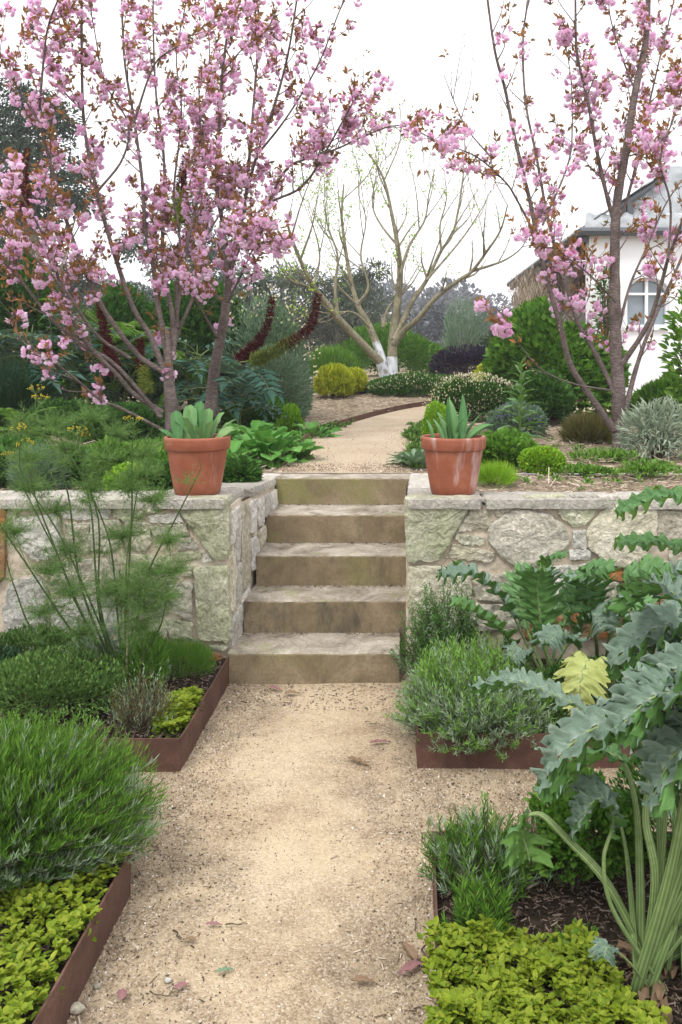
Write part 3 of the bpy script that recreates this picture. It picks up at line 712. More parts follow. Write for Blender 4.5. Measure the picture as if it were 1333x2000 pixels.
TL = [leaf_data('bulb_leaf', MAT['tulip'], 1, .18, b, .35, .02, 11, 4, 'oblong', k, tint=.3 + .2 * k) for k, b in enumerate((.15, .35, .6, 1.0))]
t = thing('bulb_plant', 'clump of broad blunt pale green leaves growing in the left pot', 'potted plant', (POTL[0], POTL[1], zl + .26))
g = rng(3)
for x, az, el, sc in ((-.09, .5, 1.3, .16), (-.075, .9, 1.0, .13), (-.04, .2, 1.35, .19), (-.005, -.1, 1.45, .20), (-.02, 2.6, 1.2, .14), (.03, -.3, 1.35, .17), (.06, -.6, 1.2, .16), (.085, -.9, 1.0, .15), (.10, -1.0, .85, .14), (.05, 3.6, 1.1, .13), (-.11, 1.2, .55, .12), (-.115, 1.9, .1, .11), (.02, 3.1, 1.1, .11), (.12, -1.4, .9, .12), (0, .8, 1.3, .18), (-.06, 2.2, 1.25, .12)):
    put_leaf(t, TL, g, (POTL[0] + x, POTL[1] + g.uniform(-.04, .05), zl + .262), az, el, sc * 1.05, g.uniform(-.5, .5))
TR = [leaf_data('strap_leaf', MAT['tulip'], 1, .085, b, .6, .0, 9, 4, 'lance', k, tint=.25 + .15 * k) for k, b in enumerate((.2, .6, 1.0))]
t = thing('bulb_plant', 'narrow upright grey green leaves growing in the right pot', 'potted plant', (POTR[0], POTR[1], zr + .26))
for x, az, el, sc in ((-.02, .1, 1.5, .22), (-.035, .5, 1.35, .19), (.0, -.1, 1.5, .17), (.03, -.4, 1.35, .2), (.05, -.9, .9, .2), (.06, -1.1, .75, .22), (.01, .3, 1.45, .24), (-.05, .9, 1.2, .14), (.045, -.2, 1.4, .25), (-.11, .1, 1.5, .13), (-.1, .6, 1.4, .09), (.08, -1.3, .6, .17), (.02, 3.3, 1.2, .15), (-.01, 2.8, 1.3, .18), (.04, -.7, 1.15, .18)):
    put_leaf(t, TR, g, (POTR[0] + x, POTR[1] + g.uniform(-.03, .05), zr + .262), az, el, sc, g.uniform(-.6, .6))

# ---------------------------------------------------------------- plant builders
def lumps(g, u, k=16, amp=.18):
    r = np.ones(len(u)) * 1.0
    for _ in range(k):
        c = sph(g, 1)[0]; r += amp * np.clip((u @ c) * 3 - 1.9, 0, 1) * g.choice([1, -.8, .7])
    return np.clip(r, .5, 1.14)

def ell_leaves(mb, g, c, rad, n, tpl, L, w, up=.5, shell=.55, m=0, tlo=0, thi=1, lumpy=.28, low=-.35, k=16, droop=0, jit=.5):
    """leaves through a lumpy ellipsoid volume"""
    u = sph(g, int(n * 1.6)); u = u[u[:, 2] > low][:n]
    r = lumps(g, u, k, lumpy) * (1 - shell * g.random(len(u)) ** 1.8)
    pos = c + u * r[:, None] * A(rad, float)
    out = nrm(u / A(rad, float))
    d = nrm(out + A([0, 0, up]) + sph(g, len(u)) * jit - A([0, 0, droop]))
    ref = nrm(out * .6 + A([0, 0, .8]) + sph(g, len(u)) * .5)
    s = L * g.uniform(.65, 1.25, len(u)); S = np.stack([s * w, s, s], -1)
    t = np.clip(g.normal((tlo + thi) / 2, .24, len(u)), tlo, thi)
    inst(mb, tpl, pos, d, ref, S, t, m)

def stems_mb(g, base, c, rad, n, r0=.006, m=0):
    mb = MB()
    for _ in range(n):
        u = sph(g, 1)[0]; u[2] = abs(u[2]) * .8
        tip = c + u * A(rad) * .8
        mid = (A(base) + tip) / 2 + A([0, 0, .12 * rad[2]]) + g.normal(size=3) * .04 * rad[0]
        tube(mb, spline([A(base) + g.normal(size=3) * A([.06, .06, 0]) * rad[0], mid, tip], 7), np.linspace(r0, r0 * .3, 7), 4, .4, m, False)
    return mb

def shrub(name, label, cat, x0, x1, ytop, D, n, mat, tpl=LEAF, L=.05, w=.55, up=.5, shell=.62, depth=.9, group=None, extra=None, base=None, lumpy=.32, low=-.5, stem='twig', seed=None, zb=None, jit=.5, thi=1, tlo=0, ybot=None):
    """a rounded leafy plant between two photo columns, its top at row ytop, at distance D"""
    seed = seed if seed is not None else int(x0 * 7 + ytop * 13 + D * 101) % 99991
    g = rng(seed); k = D / FPX
    cx = ((x0 + x1) / 2 - VX) * k; rx = (x1 - x0) / 2 * k; zt = CAMZ - (ytop - VY) * k
    z0 = zb if zb is not None else float(terr(cx, D))
    if ybot is not None: z0 = CAMZ - (ybot - VY) * k
    rz = max((zt - z0) * .62, .04); cz = zt - rz; c = A([cx, D, cz]); rad = A([rx, rx * depth, rz])
    gz = zb if zb is not None else float(terr(cx, D))
    o = thing(name, label, cat, (cx, D, gz), group)
    if tpl is LEAF and D > 7.5: tpl = LEAF2
    mb = MB(); ell_leaves(mb, g, c, rad, n, tpl, L, w, up, shell, 0, tlo, thi, lumpy, low, jit=jit)
    fo = mb.build('foliage', MAT[mat], o, kind='stuff')
    stems_mb(g, (cx, D, gz - .01), c, rad, 16, .012 * (rz / .4) ** .5).build('stems', MAT[stem], o, kind='stuff')
    if extra: extra(g, o, c, rad)
    return o, g, c, rad

def blooms(mat, n, L, tpl=PETAL, name='flowers', up=.9, w=.8):
    def f(g, o, c, rad):
        mb = MB(); ell_leaves(mb, g, c, rad * 1.04, n, tpl, L, w, up, .12, low=-.1); mb.build(name, MAT[mat], o, kind='stuff')
    return f

def spiky(name, label, cat, cx, cy, z0, rx, ry, h, nst, nn, L, w, mats, seed, split=None, lean=(0, 0), spread=1.0, low=.05, dead=0, group=None, vert=.55, tipup=.6):
    """lavender, rosemary: stems radiating from the base, clothed in needle leaves"""
    g = rng(seed); o = thing(name, label, cat, (cx, cy, z0), group)
    base = A([cx, cy, z0])
    u = sph(g, nst); u[:, 2] = np.abs(u[:, 2]) * (1 - low) + low; u = nrm(u)
    rr = lumps(g, u, 12, .14) * g.uniform(.62, 1.05, nst)
    tip = base + A([*lean, 0]) + u * rr[:, None] * A([rx, ry, h]) * spread
    start = base + np.c_[g.normal(size=(nst, 2)) * A([rx, ry]) * .18, np.zeros(nst)]
    st = MB(); mb = [MB() for _ in mats]
    for k in range(nst):
        a, b = start[k], tip[k]; mid = a * .45 + b * .55 + A([0, 0, -.03 * h]) + (b - a) * A([.12, .12, -.05])
        b2 = b + A([0, 0, .16 * h])
        p = spline([a, mid, b2], 10)
        tube(st, p[2::2], np.linspace(.0018, .0007, 4), 3, .5, 0, False)
        i0 = g.uniform(.38, .6); s = i0 + (1 - i0) * (np.arange(nn) + g.random(nn)) / nn; f = s * 9; i = np.minimum(f.astype(int), 8)
        q = p[i] + (p[i + 1] - p[i]) * (f - i)[:, None]; ax = nrm(p[i + 1] - p[i])
        d = nrm(ax * vert + sph(g, nn) * .55 + A([0, 0, tipup * .4]))
        ll = L * g.uniform(.6, 1.2, nn) * (1.1 - .45 * np.clip(s - .75, 0, 1) * 4 * .5)
        which = 0
        if len(mats) > 1:
            pr = split(u[k]) if split else .3
            which = 1 if g.random() < pr else 0
        inst(mb[which], NEEDLE, q, d, sph(g, nn), np.stack([np.full(nn, w), ll, ll], -1), np.clip(.2 + .55 * s ** 2 + g.normal(size=nn) * .14, 0, 1))
    for m_, mt in zip(mb, mats):
        if m_.n: m_.build('needles', MAT[mt], o, kind='stuff')
    st.build('stems', MAT['twig'], o, kind='stuff')
    return o

def carpet(name, label, cat, xr, yr, zt, n, mat, L, seed, mask=None, tpl=ROUND, w=.75, h=.04, kind='stuff', lump=.03):
    g = rng(seed); x = g.uniform(*xr, n); y = g.uniform(*yr, n)
    if mask is not None: k = mask(x, y); x, y = x[k], y[k]
    n = len(x)
    z = zt + lump * np.sin(x * 19 + seed) * np.sin(y * 23 + 1) + lump * .6 * np.sin(x * 41) * np.sin(y * 37)
    mb = MB()
    # whorls: four leaves from each shoot tip
    for q in range(5):
        a = g.uniform(0, 6.28, n) + q * 1.57; el = g.uniform(.1, .8, n)
        d = np.stack([np.cos(a) * np.cos(el), np.sin(a) * np.cos(el), np.sin(el)], -1)
        s = L * g.uniform(.6, 1.2, n); zz = z - (q // 2) * h * .45 * g.random(n)
        inst(mb, tpl, np.stack([x, y, zz], -1), d, A([[0, 0, 1.]]) + sph(g, n) * .35, np.stack([s * w, s, s], -1), np.clip(.62 - .25 * (q // 2) * g.random(n) + g.normal(size=n) * .2, 0, 1))
    # lower leaves, down to the soil
    m2 = n
    x2, y2 = x + g.normal(size=m2) * .012, y + g.normal(size=m2) * .012
    z2 = z - g.uniform(.01, h * 1.6, m2); s = L * g.uniform(.7, 1.1, m2)
    inst(mb, tpl, np.stack([x2, y2, z2], -1), sph(g, m2) + A([0, 0, .3]), A([[0, 0, 1.]]) + sph(g, m2) * .4, np.stack([s * w, s, s], -1), np.clip(g.normal(.3, .15, m2), 0, 1))
    o = mb.build(name, MAT[mat]); return setp(o, label, cat, kind=kind)

def rosette(name, label, cat, x, D, n, L, datas, seed, el=(.2, 1.3), spread=.1, group=None, zb=None, sx=1., zr=.0):
    g = rng(seed); z = zb if zb is not None else float(terr(x, D)); o = thing(name, label, cat, (x, D, z), group)
    for k in range(n):
        a = k * 2.399 + g.uniform(-.3, .3); f = k / n; rr = spread * math.sqrt(f)
        e = el[1] + (el[0] - el[1]) * f + g.normal() * .12
        put_leaf(o, datas, g, (x - math.sin(a) * rr * sx, D + math.cos(a) * rr, z + zr * (1 - f)), a, e, L * g.uniform(.7, 1.15), g.uniform(-.25, .25))
    return o

# --- pinnate fronds
def frond_data(name, mat, npair=9, L=1., lf=.30, w=.36, bend=.9, seed=0, tpl=LEAF, vfold=.5):
    g = rng(seed); s = np.linspace(0, 1, 14); ang = bend * s ** 1.2
    y = np.concatenate([[0], np.cumsum(np.cos(ang[1:]))]) / 13; z = np.concatenate([[0], np.cumsum(-np.sin(ang[1:]))]) / 13
    p = np.stack([0 * y, y, z], -1); mb = MB(); tube(mb, p, np.linspace(.010, .003, 14), 4, .8, 1, False)
    for k in range(npair):
        f = .18 + .8 * k / (npair - 1); i = min(int(f * 13), 12); c = p[i] + (p[i + 1] - p[i]) * (f * 13 - i)
        ax = nrm(p[i + 1] - p[i]); nn = np.cross(A([1., 0, 0]), ax)
        ll = lf * (math.sin(math.pi * (f * .8 + .12)) ** .6) * g.uniform(.9, 1.1)
        for sd in (-1, 1):
            d = nrm(A([sd, 0, 0]) + ax * .55 + nn * (vfold * .5) + g.normal(size=3) * .06)
            inst(mb, tpl, c[None], d[None], (nn - A([sd, 0, 0]) * vfold)[None], A([[ll * w, ll, ll]]), A([g.uniform(.1, .95)]), 0)
    ax = nrm(p[-1] - p[-2]); inst(mb, tpl, p[-1:], ax[None], np.cross(A([1., 0, 0]), ax)[None], A([[lf * w, lf, lf]]), A([.5]), 0)
    return mb.data(name, [MAT[mat], MAT['stalk']])

def frondbush(name, label, cat, x0, x1, ytop, D, n, L, datas, seed, stem=True, ybot=None, group=None, depth=.8):
    g = rng(seed); k = D / FPX; cx = ((x0 + x1) / 2 - VX) * k; rx = (x1 - x0) / 2 * k; zt = CAMZ - (ytop - VY) * k; z0 = float(terr(cx, D))
    o = thing(name, label, cat, (cx, D, z0), group); mb = MB(); nst = max(3, n // 6)
    tops = [A([cx + g.uniform(-.6, .6) * rx, D + g.uniform(-.5, .5) * rx * depth, z0 + (zt - z0) * g.uniform(.6, .92)]) for _ in range(nst)]
    for tp in tops:
        tube(mb, spline([(cx + g.normal() * .08, D + g.normal() * .08, z0 - .02), (cx * .4 + tp[0] * .6, tp[1], z0 + (tp[2] - z0) * .5), tp], 8), np.linspace(.014, .007, 8), 5, .4)
    mb.build('stems', MAT['stalk'], o)
    for q in range(n):
        tp = tops[q % nst]; f = g.uniform(.35, 1.0)
        pos = A([cx, D, z0]) * (1 - f) + tp * f; pos[:2] = tp[:2] * min(1, f + .3) + A([cx, D]) * max(0, .7 - f)
        pos[2] = z0 + (tp[2] - z0) * f
        put_leaf(o, datas, g, pos, g.uniform(0, 6.28), g.uniform(.1, 1.0) * (0.4 + .6 * f), L * g.uniform(.75, 1.2), g.uniform(-.2, .2), 'frond')
    return o

# ---------------------------------------------------------------- woody skeletons
def limb_pts(px, D0, D1, n=None):
    """photo points of a limb, its distance running from D0 at the base to D1 at the tip"""
    p = A(px, float); d = np.r_[0, np.cumsum(np.linalg.norm(np.diff(p, axis=0), axis=1))]; d /= d[-1]
    D = D0 + (D1 - D0) * d ** 1.2
    w = np.stack([P(a, b, c) for (a, b), c in zip(p, D)])
    return spline(w, n or max(10, int(len(p) * 4)))

def branchlets(g, limb, r, n, L, t0=.25, up=.35, side=None, spread=.8):
    """short side branches: list of polylines with radii"""
    out = []; m = len(limb)
    for k in range(n):
        f = (t0 + (1 - t0) * (k + g.random()) / n) * (m - 1); i = min(int(f), m - 2); c = limb[i] + (limb[i + 1] - limb[i]) * (f - i)
        ax = nrm(limb[i + 1] - limb[i]); s = sph(g, 1)[0]; s = nrm(s - (s @ ax) * ax)
        d = nrm(ax * .75 + s * spread + A([0, 0, up])); l = L * g.uniform(.35, 1.1)
        p = spline([c, c + d * l * .5 + g.normal(size=3) * .03 * l, c + nrm(d + A([0, 0, up * .6])) * l + g.normal(size=3) * .08 * l], 7)
        out.append((p, min(r[i] * .55, .007 * (L / .5))))
    return out

# ---------------------------------------------------------------- house on the right
hx0, hx1, hy0, hy1 = 3.30, 9.5, 12.6, 21.0
hz = 0.95; ez = 3.42
house = thing('house', 'white rendered house with dark gutter and grey corrugated roof behind the right cherry', 'house', (6.0, 16.0, hz))
wx0, wx1, wz0, wz1 = 3.28, 3.92, 2.02, 2.76      # arched window opening in the front wall
mb = MB()
fx0 = 2.72
def wall_with_arch():
    """front wall built round an arched opening"""
    cx, r = (wx0 + wx1) / 2, (wx1 - wx0) / 2
    zs = wz1 - .22
    arc = [(cx + r * math.cos(a), zs + (wz1 - zs) * math.sin(a)) for a in np.linspace(math.pi, 0, 15)]
    y0, y1 = hy0, hy0 + .25
    quads = []
    def q(ax, az, bx, bz, cx_, cz, dx, dz):
        for y in (y0, y1): quads.append([(ax, y, az), (bx, y, bz), (cx_, y, cz), (dx, y, dz)])
    q(fx0, hz - .3, wx0, hz - .3, wx0, ez, fx0, ez)
    q(wx1, hz - .3, hx1, hz - .3, hx1, ez, wx1, ez)
    q(wx0, hz - .3, wx1, hz - .3, wx1, wz0, wx0, wz0)
    for (a, b), (c, d) in zip(arc[:-1], arc[1:]): q(a, b, c, d, c, ez, a, ez)
    rim = [(wx0, wz0)] + arc + [(wx1, wz0)]
    for (a, b), (c, d) in zip(rim, rim[1:] + rim[:1]): quads.append([(a, y0, b), (c, y0, d), (c, y1, d), (a, y1, b)])
    for x in (fx0,): quads.append([(x, y0, hz - .3), (x, y1, hz - .3), (x, y1, ez), (x, y0, ez)])
    for qd in quads: mb.add(qd, [(0, 1, 2, 3)])
    return rim
rim = wall_with_arch()
box(mb, hx0 + .15, hx0 + .4, hy0 + .25, hy1, hz - .3, ez); box(mb, hx1 - .25, hx1, hy0 + .25, hy1, hz - .3, ez); box(mb, hx0 + .4, hx1 - .25, hy1 - .25, hy1, hz - .3, ez)
mb.build('wall', MAT['white'], house)
wmb = MB(); y = hy0 + .10
for (a, b), (c, d) in zip(rim, rim[1:] + rim[:1]):
    m_ = A([(wx0 + wx1) / 2, (wz0 + wz1) / 2]); k = .9
    a2, b2 = m_ + (A([a, b]) - m_) * k; c2, d2 = m_ + (A([c, d]) - m_) * k
    wmb.add([(a, y, b), (c, y, d), (c2, y - .02, d2), (a2, y - .02, b2), (a2, y + .05, b2), (c2, y + .05, d2)], [(0, 1, 2, 3), (3, 2, 5, 4)])
box(wmb, (wx0 + wx1) / 2 - .02, (wx0 + wx1) / 2 + .02, y - .025, y + .04, wz0 + .03, wz1 - .03); box(wmb, wx0 + .03, wx1 - .03, y - .022, y + .04, wz1 - .26, wz1 - .225)
win = wmb.build('window', MAT['white'], house)
gm = MB(); box(gm, wx0 + .01, wx1 - .01, y + .055, y + .07, wz0 + .01, wz1 - .005); gm.build('pane', MAT['glass'], win)
sm = MB(); box(sm, wx0 - .05, wx1 + .05, hy0 - .05, hy0 + .02, wz0 - .05, wz0 - .003); sm.build('sill', MAT['white'], win)
# roof: lower slope rising from the front gutter, and the side slope over the verandah
def corr(o0, o1, up, n=80, amp=.022, th=.03):
    """corrugated sheet: eave from o0 to o1, running up by vector up"""
    o0, o1, up = A(o0, float), A(o1, float), A(up, float); nn = nrm(np.cross(o1 - o0, up)); nn = nn if nn[2] > 0 else -nn
    m = MB(); s = np.linspace(0, 1, n); h = amp * np.sin(s * n * math.pi / 2 * 1.0)
    V = []
    for q in (0, .33, .66, 1):
        bow = .10 * math.sin(q * math.pi)
        V.append(o0 + (o1 - o0) * s[:, None] + up * q + nn * (h + bow)[:, None])
    v = np.vstack(V); i = np.arange(3)[:, None] * n + np.arange(n - 1)[None]
    m.add(v, np.stack([i, i + 1, i + n + 1, i + n], -1).reshape(-1, 4)); m.add(v - nn * th, np.stack([i, i + n, i + n + 1, i + 1], -1).reshape(-1, 4))
    return m
corr((2.62, hy0 - .12, ez + .02), (9.8, hy0 - .12, ez + .02), (.25, 1.0, .42), 150).build('roof', MAT['roof'], house, smooth=True)
mb = MB(); mb.add([(2.55, hy0 - .05, ez + .05), (2.55, hy1 + .3, ez + .05), (4.3, hy1 - 1.5, ez + 1.25), (4.3, hy0 + 1.5, ez + 1.25)], [(0, 1, 2, 3)])
mb.add([(3.45, hy0 + .95, ez + .46), (9.8, hy0 + .95, ez + .46), (9.8, hy0 + 2.6, ez + 1.55), (4.55, hy0 + 2.2, ez + 1.5)], [(0, 1, 2, 3)])
mb.build('upper_roof', MAT['roof'], house)
mb = MB(); tube(mb, [(3.35, hy0 + .9, ez + .52), (4.55, hy0 + 2.1, ez + 1.32)], .07, 8); box(mb, 3.50, 3.60, hy0 + .80, hy0 + .9, ez + .40, ez + .6)
mb.build('ridge_cap', MAT['fascia'], house)
mb = MB(); tube(mb, [(2.55, hy0 - .16, ez), (9.8, hy0 - .16, ez)], .065, 8); tube(mb, [(2.58, hy0 - .10, ez - .005), (2.58, hy1 + .3, ez - .005)], .07, 8)
box(mb, 2.60, 2.66, hy0 - .08, hy1 + .3, ez - .14, ez + .06)
mb.build('gutter', MAT['fascia'], house)
mb = MB(); mb.add([(2.66, hy0 + .26, ez - .02), (2.66, hy1, ez - .02), (hx0 + .15, hy1, ez + .12), (hx0 + .15, hy0 + .26, ez + .12)], [(0, 1, 2, 3)])
for q in range(9): yy = hy0 + .5 + q * .95; box(mb, 2.66, hx0 + .16, yy, yy + .06, ez - .12, ez - .03)
mb.build('soffit', MAT['timber'], house)
for yy in (14.2, 17.0, 19.8):
    mb = MB(); box(mb, 2.68, 2.80, yy, yy + .12, hz - .2, ez - .12); tube(mb, [(2.74, yy + .06, ez - .7), (3.2, yy + .06, ez - .14)], .03, 5); mb.build('post', MAT['timber'], house)

# dry creeper over the far end of the verandah
def draped(name, label, cat, cpx, D, rpx, n, mat, L, w, seed, tpl=HAIR):
    g = rng(seed); c = P(*cpx, D); o = thing(name, label, cat, (c[0], D, float(terr(c[0], D))))
    mb = MB()
    for q in range(9):
        cc = c + g.normal(size=3) * A([rpx[0], rpx[0] * 1.2, rpx[1]]) * D / FPX * .5
        u = sph(g, n // 9); pos = cc + u * A([.32, .4, .22]) * g.random((len(u), 1)) ** .5 * (rpx[0] / 40)
        d = nrm(sph(g, len(u)) * .5 + A([0, 0, -1.])); s = L * g.uniform(.5, 1.3, len(u))
        inst(mb, tpl, pos, d, sph(g, len(u)), np.stack([s * 0 + w, s, s], -1), g.random(len(u)))
    mb.build('foliage', MAT[mat], o, kind='stuff')
    mb = MB()
    for q in range(7):
        a = c + g.normal(size=3) * A([.25, .3, .1]); tube(mb, spline([(c[0] + g.normal() * .1, D, terr(c[0], D)), (c[0] + g.normal() * .2, D, c[2] - .5), a], 9), .025, 4)
    mb.build('stems', MAT['twig'], o, kind='stuff')
draped('creeper', 'dry brown thatch of old creeper hanging off the far end of the verandah', 'climbing plant', (1045, 580), 16.5, (62, 45), 9000, 'straw', .22, .010, 11)

# closed parasol and a small grey planter by the house
t = thing('parasol', 'closed white parasol standing against the white house wall at the right edge', 'parasol', (3.55, 11.3, .98))
mb = MB(); tube(mb, [(3.50, 11.3, .95), (3.53, 11.3, 2.0)], .017, 8); mb.build('pole', MAT['fascia'], t)
mb = MB(); a = np.arange(14) * 2 * math.pi / 14; V = []
for z, r in ((2.02, .012), (1.7, .05), (1.35, .085), (1.1, .11), (1.06, .105)): V += [(3.525 - (2.0 - z) * .03 + r * (1 + .25 * (k % 2)) * math.cos(q), 11.3 + r * (1 + .25 * (k % 2)) * math.sin(q), z) for k, q in enumerate(a)]
mb.add(V, [(r * 14 + k, r * 14 + (k + 1) % 14, r * 14 + 14 + (k + 1) % 14, r * 14 + 14 + k) for r in range(4) for k in range(14)]); mb.build('canopy', MAT['white'], t)
# white marquee far off on the left
t = thing('marquee', 'low white canopy glimpsed between the leaves far left', 'canopy', tuple(P(160, 742, 24.0)))
mb = MB(); c = P(160, 742, 24); mb.add([c + A(v) for v in ((-.7, 0, .1), (.65, 0, .1), (.6, 1.5, .1), (-.65, 1.5, .1), (0, .75, .62))], [(0, 1, 4), (1, 2, 4), (2, 3, 4), (3, 0, 4)])
mb.build('roof', MAT['white'], t)
mb = MB(); box(mb, c[0] - .7, c[0] + .65, 24.0, 24.04, c[2] - .12, c[2] + .1); mb.build('valance', MAT['white'], t)
for sx in (-.66, .6):
    mb = MB(); tube(mb, [(c[0] + sx, 24.1, .9), (c[0] + sx, 24.1, c[2] + .1)], .03, 6); mb.build('pole', MAT['white'], t)

# ---------------------------------------------------------------- distant trees
def far_tree(name, label, base_px, D, clumps, n, mat, L, seed, w=.5, limbs=True, group=None, r=.18, tpl=LEAF2, bark='paleb'):
    g = rng(seed); k = D / FPX; b = P(*base_px, D); b[2] = min(b[2], float(terr(b[0], D)) + (0 if D < 45 else 1)); o = thing(name, label, 'tree', b, group)
    mb = MB(); tb = MB(); tot = sum(c[2] ** 2 for c in clumps)
    tube(tb, spline([b, (b + P(clumps[0][0], clumps[0][1], D)) / 2 + A([.1, 0, 0]), P(clumps[0][0], clumps[0][1], D)], 10), np.linspace(r, r * .3, 10), 7)
    for cx, cy, cr in clumps:
        c = P(cx, cy, D) + A([0, g.normal() * cr * k * .6, 0]); rad = A([cr * k, cr * k, cr * k * .75])
        ell_leaves(mb, g, c, rad, int(n * cr ** 2 / tot), tpl, L, w, .1, .8, lumpy=.35, low=-.9, k=12, droop=.3, jit=.8)
        if limbs: tube(tb, spline([b * .35 + P(clumps[0][0], clumps[0][1], D) * .65, (b + c) / 2 + A([0, 0, .3]), c], 8), np.linspace(r * .45, r * .1, 8), 5)
    mb.build('crown', MAT[mat], o, kind='stuff'); tb.build('trunk', MAT[bark], o)
    return o
far_tree('eucalyptus_tree', 'tall dark eucalyptus standing behind the blossom at far left', (60, 725), 26, [(50, 270, 75), (130, 370, 52), (20, 180, 42), (60, 400, 62), (110, 230, 40), (40, 340, 70), (160, 400, 28), (-40, 260, 80), (-30, 420, 90), (75, 200, 36), (145, 330, 30)], 15000, 'euc', .17, 21)
far_tree('eucalyptus_tree', 'grey green eucalyptus crown showing behind the left cherry stems', (380, 720), 40, [(370, 420, 45), (400, 480, 50), (330, 520, 50), (440, 390, 25), (270, 480, 40), (430, 540, 50)], 6000, 'euc', .20, 22)
far_tree('pine_tree', 'broad dark pine with open tiers behind the bare tree', (660, 700), 34, [(650, 590, 75), (600, 560, 45), (700, 550, 45), (735, 530, 26), (560, 545, 36), (640, 640, 75), (720, 610, 55), (575, 640, 60), (545, 600, 35), (690, 660, 60)], 12000, 'far', .22, 23, w=.25)
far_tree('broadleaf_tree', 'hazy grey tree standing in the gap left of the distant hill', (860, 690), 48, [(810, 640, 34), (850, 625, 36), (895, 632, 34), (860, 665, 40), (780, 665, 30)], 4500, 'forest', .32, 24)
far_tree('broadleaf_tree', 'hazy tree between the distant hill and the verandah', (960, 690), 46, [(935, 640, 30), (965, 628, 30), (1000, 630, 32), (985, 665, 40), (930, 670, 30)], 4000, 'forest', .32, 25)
far_tree('broadleaf_tree', 'dull green tree filling the gap behind the left shrubs', (210, 720), 30, [(170, 560, 60), (230, 600, 70), (100, 570, 60), (300, 640, 60), (20, 560, 70), (-50, 600, 80)], 9000, 'euc', .18, 26)
far_tree('broadleaf_tree', 'mid green tree behind the pale flowering salvia', (500, 710), 30, [(490, 560, 45), (520, 620, 50), (450, 610, 50), (480, 660, 50)], 5000, 'far', .18, 27)
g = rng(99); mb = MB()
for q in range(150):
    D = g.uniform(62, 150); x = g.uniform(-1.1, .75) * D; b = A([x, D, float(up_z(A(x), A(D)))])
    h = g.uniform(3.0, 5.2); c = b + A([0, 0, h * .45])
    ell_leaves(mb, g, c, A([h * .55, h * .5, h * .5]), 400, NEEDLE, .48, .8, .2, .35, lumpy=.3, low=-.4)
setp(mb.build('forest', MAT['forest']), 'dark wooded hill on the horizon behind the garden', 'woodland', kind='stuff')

# ---------------------------------------------------------------- the pruned bare tree with whitewashed trunks
g = rng(61); DB = 14.0
bt = thing('bare_tree', 'wide bare spring tree with forked trunks painted white at the foot', 'tree', (*P(765, 755, DB)[:2], float(terr(-.25, DB))))
BL = [([(757, 757), (745, 712), (724, 688), (661, 622), (641, 595), (613, 560), (592, 519), (572, 471), (560, 430)], -1.2, .10, .018, 10),
      ([(748, 712), (741, 685), (720, 633), (699, 595), (686, 547), (675, 485), (668, 420), (672, 360)], .8, .085, .014, 12),
      ([(768, 757), (766, 715), (768, 664), (775, 605), (782, 536), (777, 480), (767, 425), (750, 350), (722, 300)], .3, .115, .012, 13),
      ([(770, 664), (786, 630), (806, 588), (834, 547), (862, 490), (887, 450), (905, 345), (903, 300)], 1.2, .08, .012, 13),
      ([(770, 672), (790, 645), (817, 622), (855, 578), (900, 545), (923, 529), (952, 490), (978, 450), (992, 400)], -1.0, .085, .013, 11),
      ([(923, 529), (960, 518), (990, 506), (1018, 485), (1035, 455)], -.6, .035, .008, 5),
      ([(782, 536), (800, 480), (830, 430), (838, 380), (850, 330)], .3, .04, .008, 9),
      ([(862, 490), (860, 440), (872, 390), (868, 330)], .3, .03, .007, 7), ([(641, 595), (600, 560), (575, 545), (545, 520)], -.5, .03, .008, 6),
      ([(661, 622), (655, 560), (660, 500), (640, 440), (632, 390)], .3, .045, .009, 10), ([(699, 595), (720, 560), (705, 500), (715, 430), (700, 380)], .4, .04, .008, 10),
      ([(613, 560), (625, 500), (612, 440), (600, 400)], .4, .03, .007, 8), ([(724, 640), (690, 610), (640, 612), (590, 600)], -.5, .03, .008, 6),
      ([(777, 480), (745, 440), (728, 400), (735, 340), (742, 290)], .3, .03, .006, 9), ([(834, 547), (900, 470), (940, 410), (960, 370)], .5, .03, .006, 8), ([(748, 640), (760, 600), (800, 560), (825, 520)], .5, .04, .01, 5)]
tw = MB(); lv = MB(); lpos = []
for k, (px, dd, r0, r1, nb) in enumerate(BL):
    off = 0
    if k in (5,): off = -.5
    p = limb_pts(px, DB + off, DB + dd + off)
    r = np.linspace(0, 1, len(p)); rad = (r0 + (r1 - r0) * r ** .7) * (1 if k < 3 else .82)
    mb = MB()
    if k < 3:
        pz = VY + (CAMZ - p[:, 2]) * FPX / p[:, 1]; cut = int((pz > (712, 672, 704)[k]).sum()) + 1
        tube(mb, p[:cut], rad[:cut] * 1.04, 9, .5, 1)
        tube(mb, p[cut - 1:], rad[cut - 1:], 8, .5, 0)
        mb.build('trunk', [MAT['paleb'], MAT['paint']], bt, smooth=True)
    else:
        tube(mb, p, rad, 7, .5, 0); mb.build('branch', MAT['paleb'], bt, smooth=True)
    for q, rr in branchlets(g, p, rad, int(nb * .7), 1.35, .35, .4, spread=.8):
        tube(tw, q, np.linspace(max(rr * 1.2, .007), .0035, 7), 4, .5, 0, False)
        for q2, r2 in branchlets(g, q, np.full(7, .004), 4, .6, .25, .35, spread=.8):
            tube(tw, q2, np.linspace(.0045, .002, 7), 3, .5, 0, False)
            if q2[0][0] < .2 or g.random() < .2: lpos.append(q2[g.integers(3, 7, 3)])
tw.build('twigs', MAT['paleb'], bt, kind='stuff')
lp = np.vstack(lpos); lp = np.repeat(lp, 3, 0) + g.normal(size=(len(lp) * 3, 3)) * .035
inst(lv, LEAF, lp, sph(g, len(lp)), sph(g, len(lp)), np.stack([g.uniform(.02, .035, len(lp)), g.uniform(.035, .06, len(lp)), np.full(len(lp), .05)], -1), g.uniform(.2, 1, len(lp)))
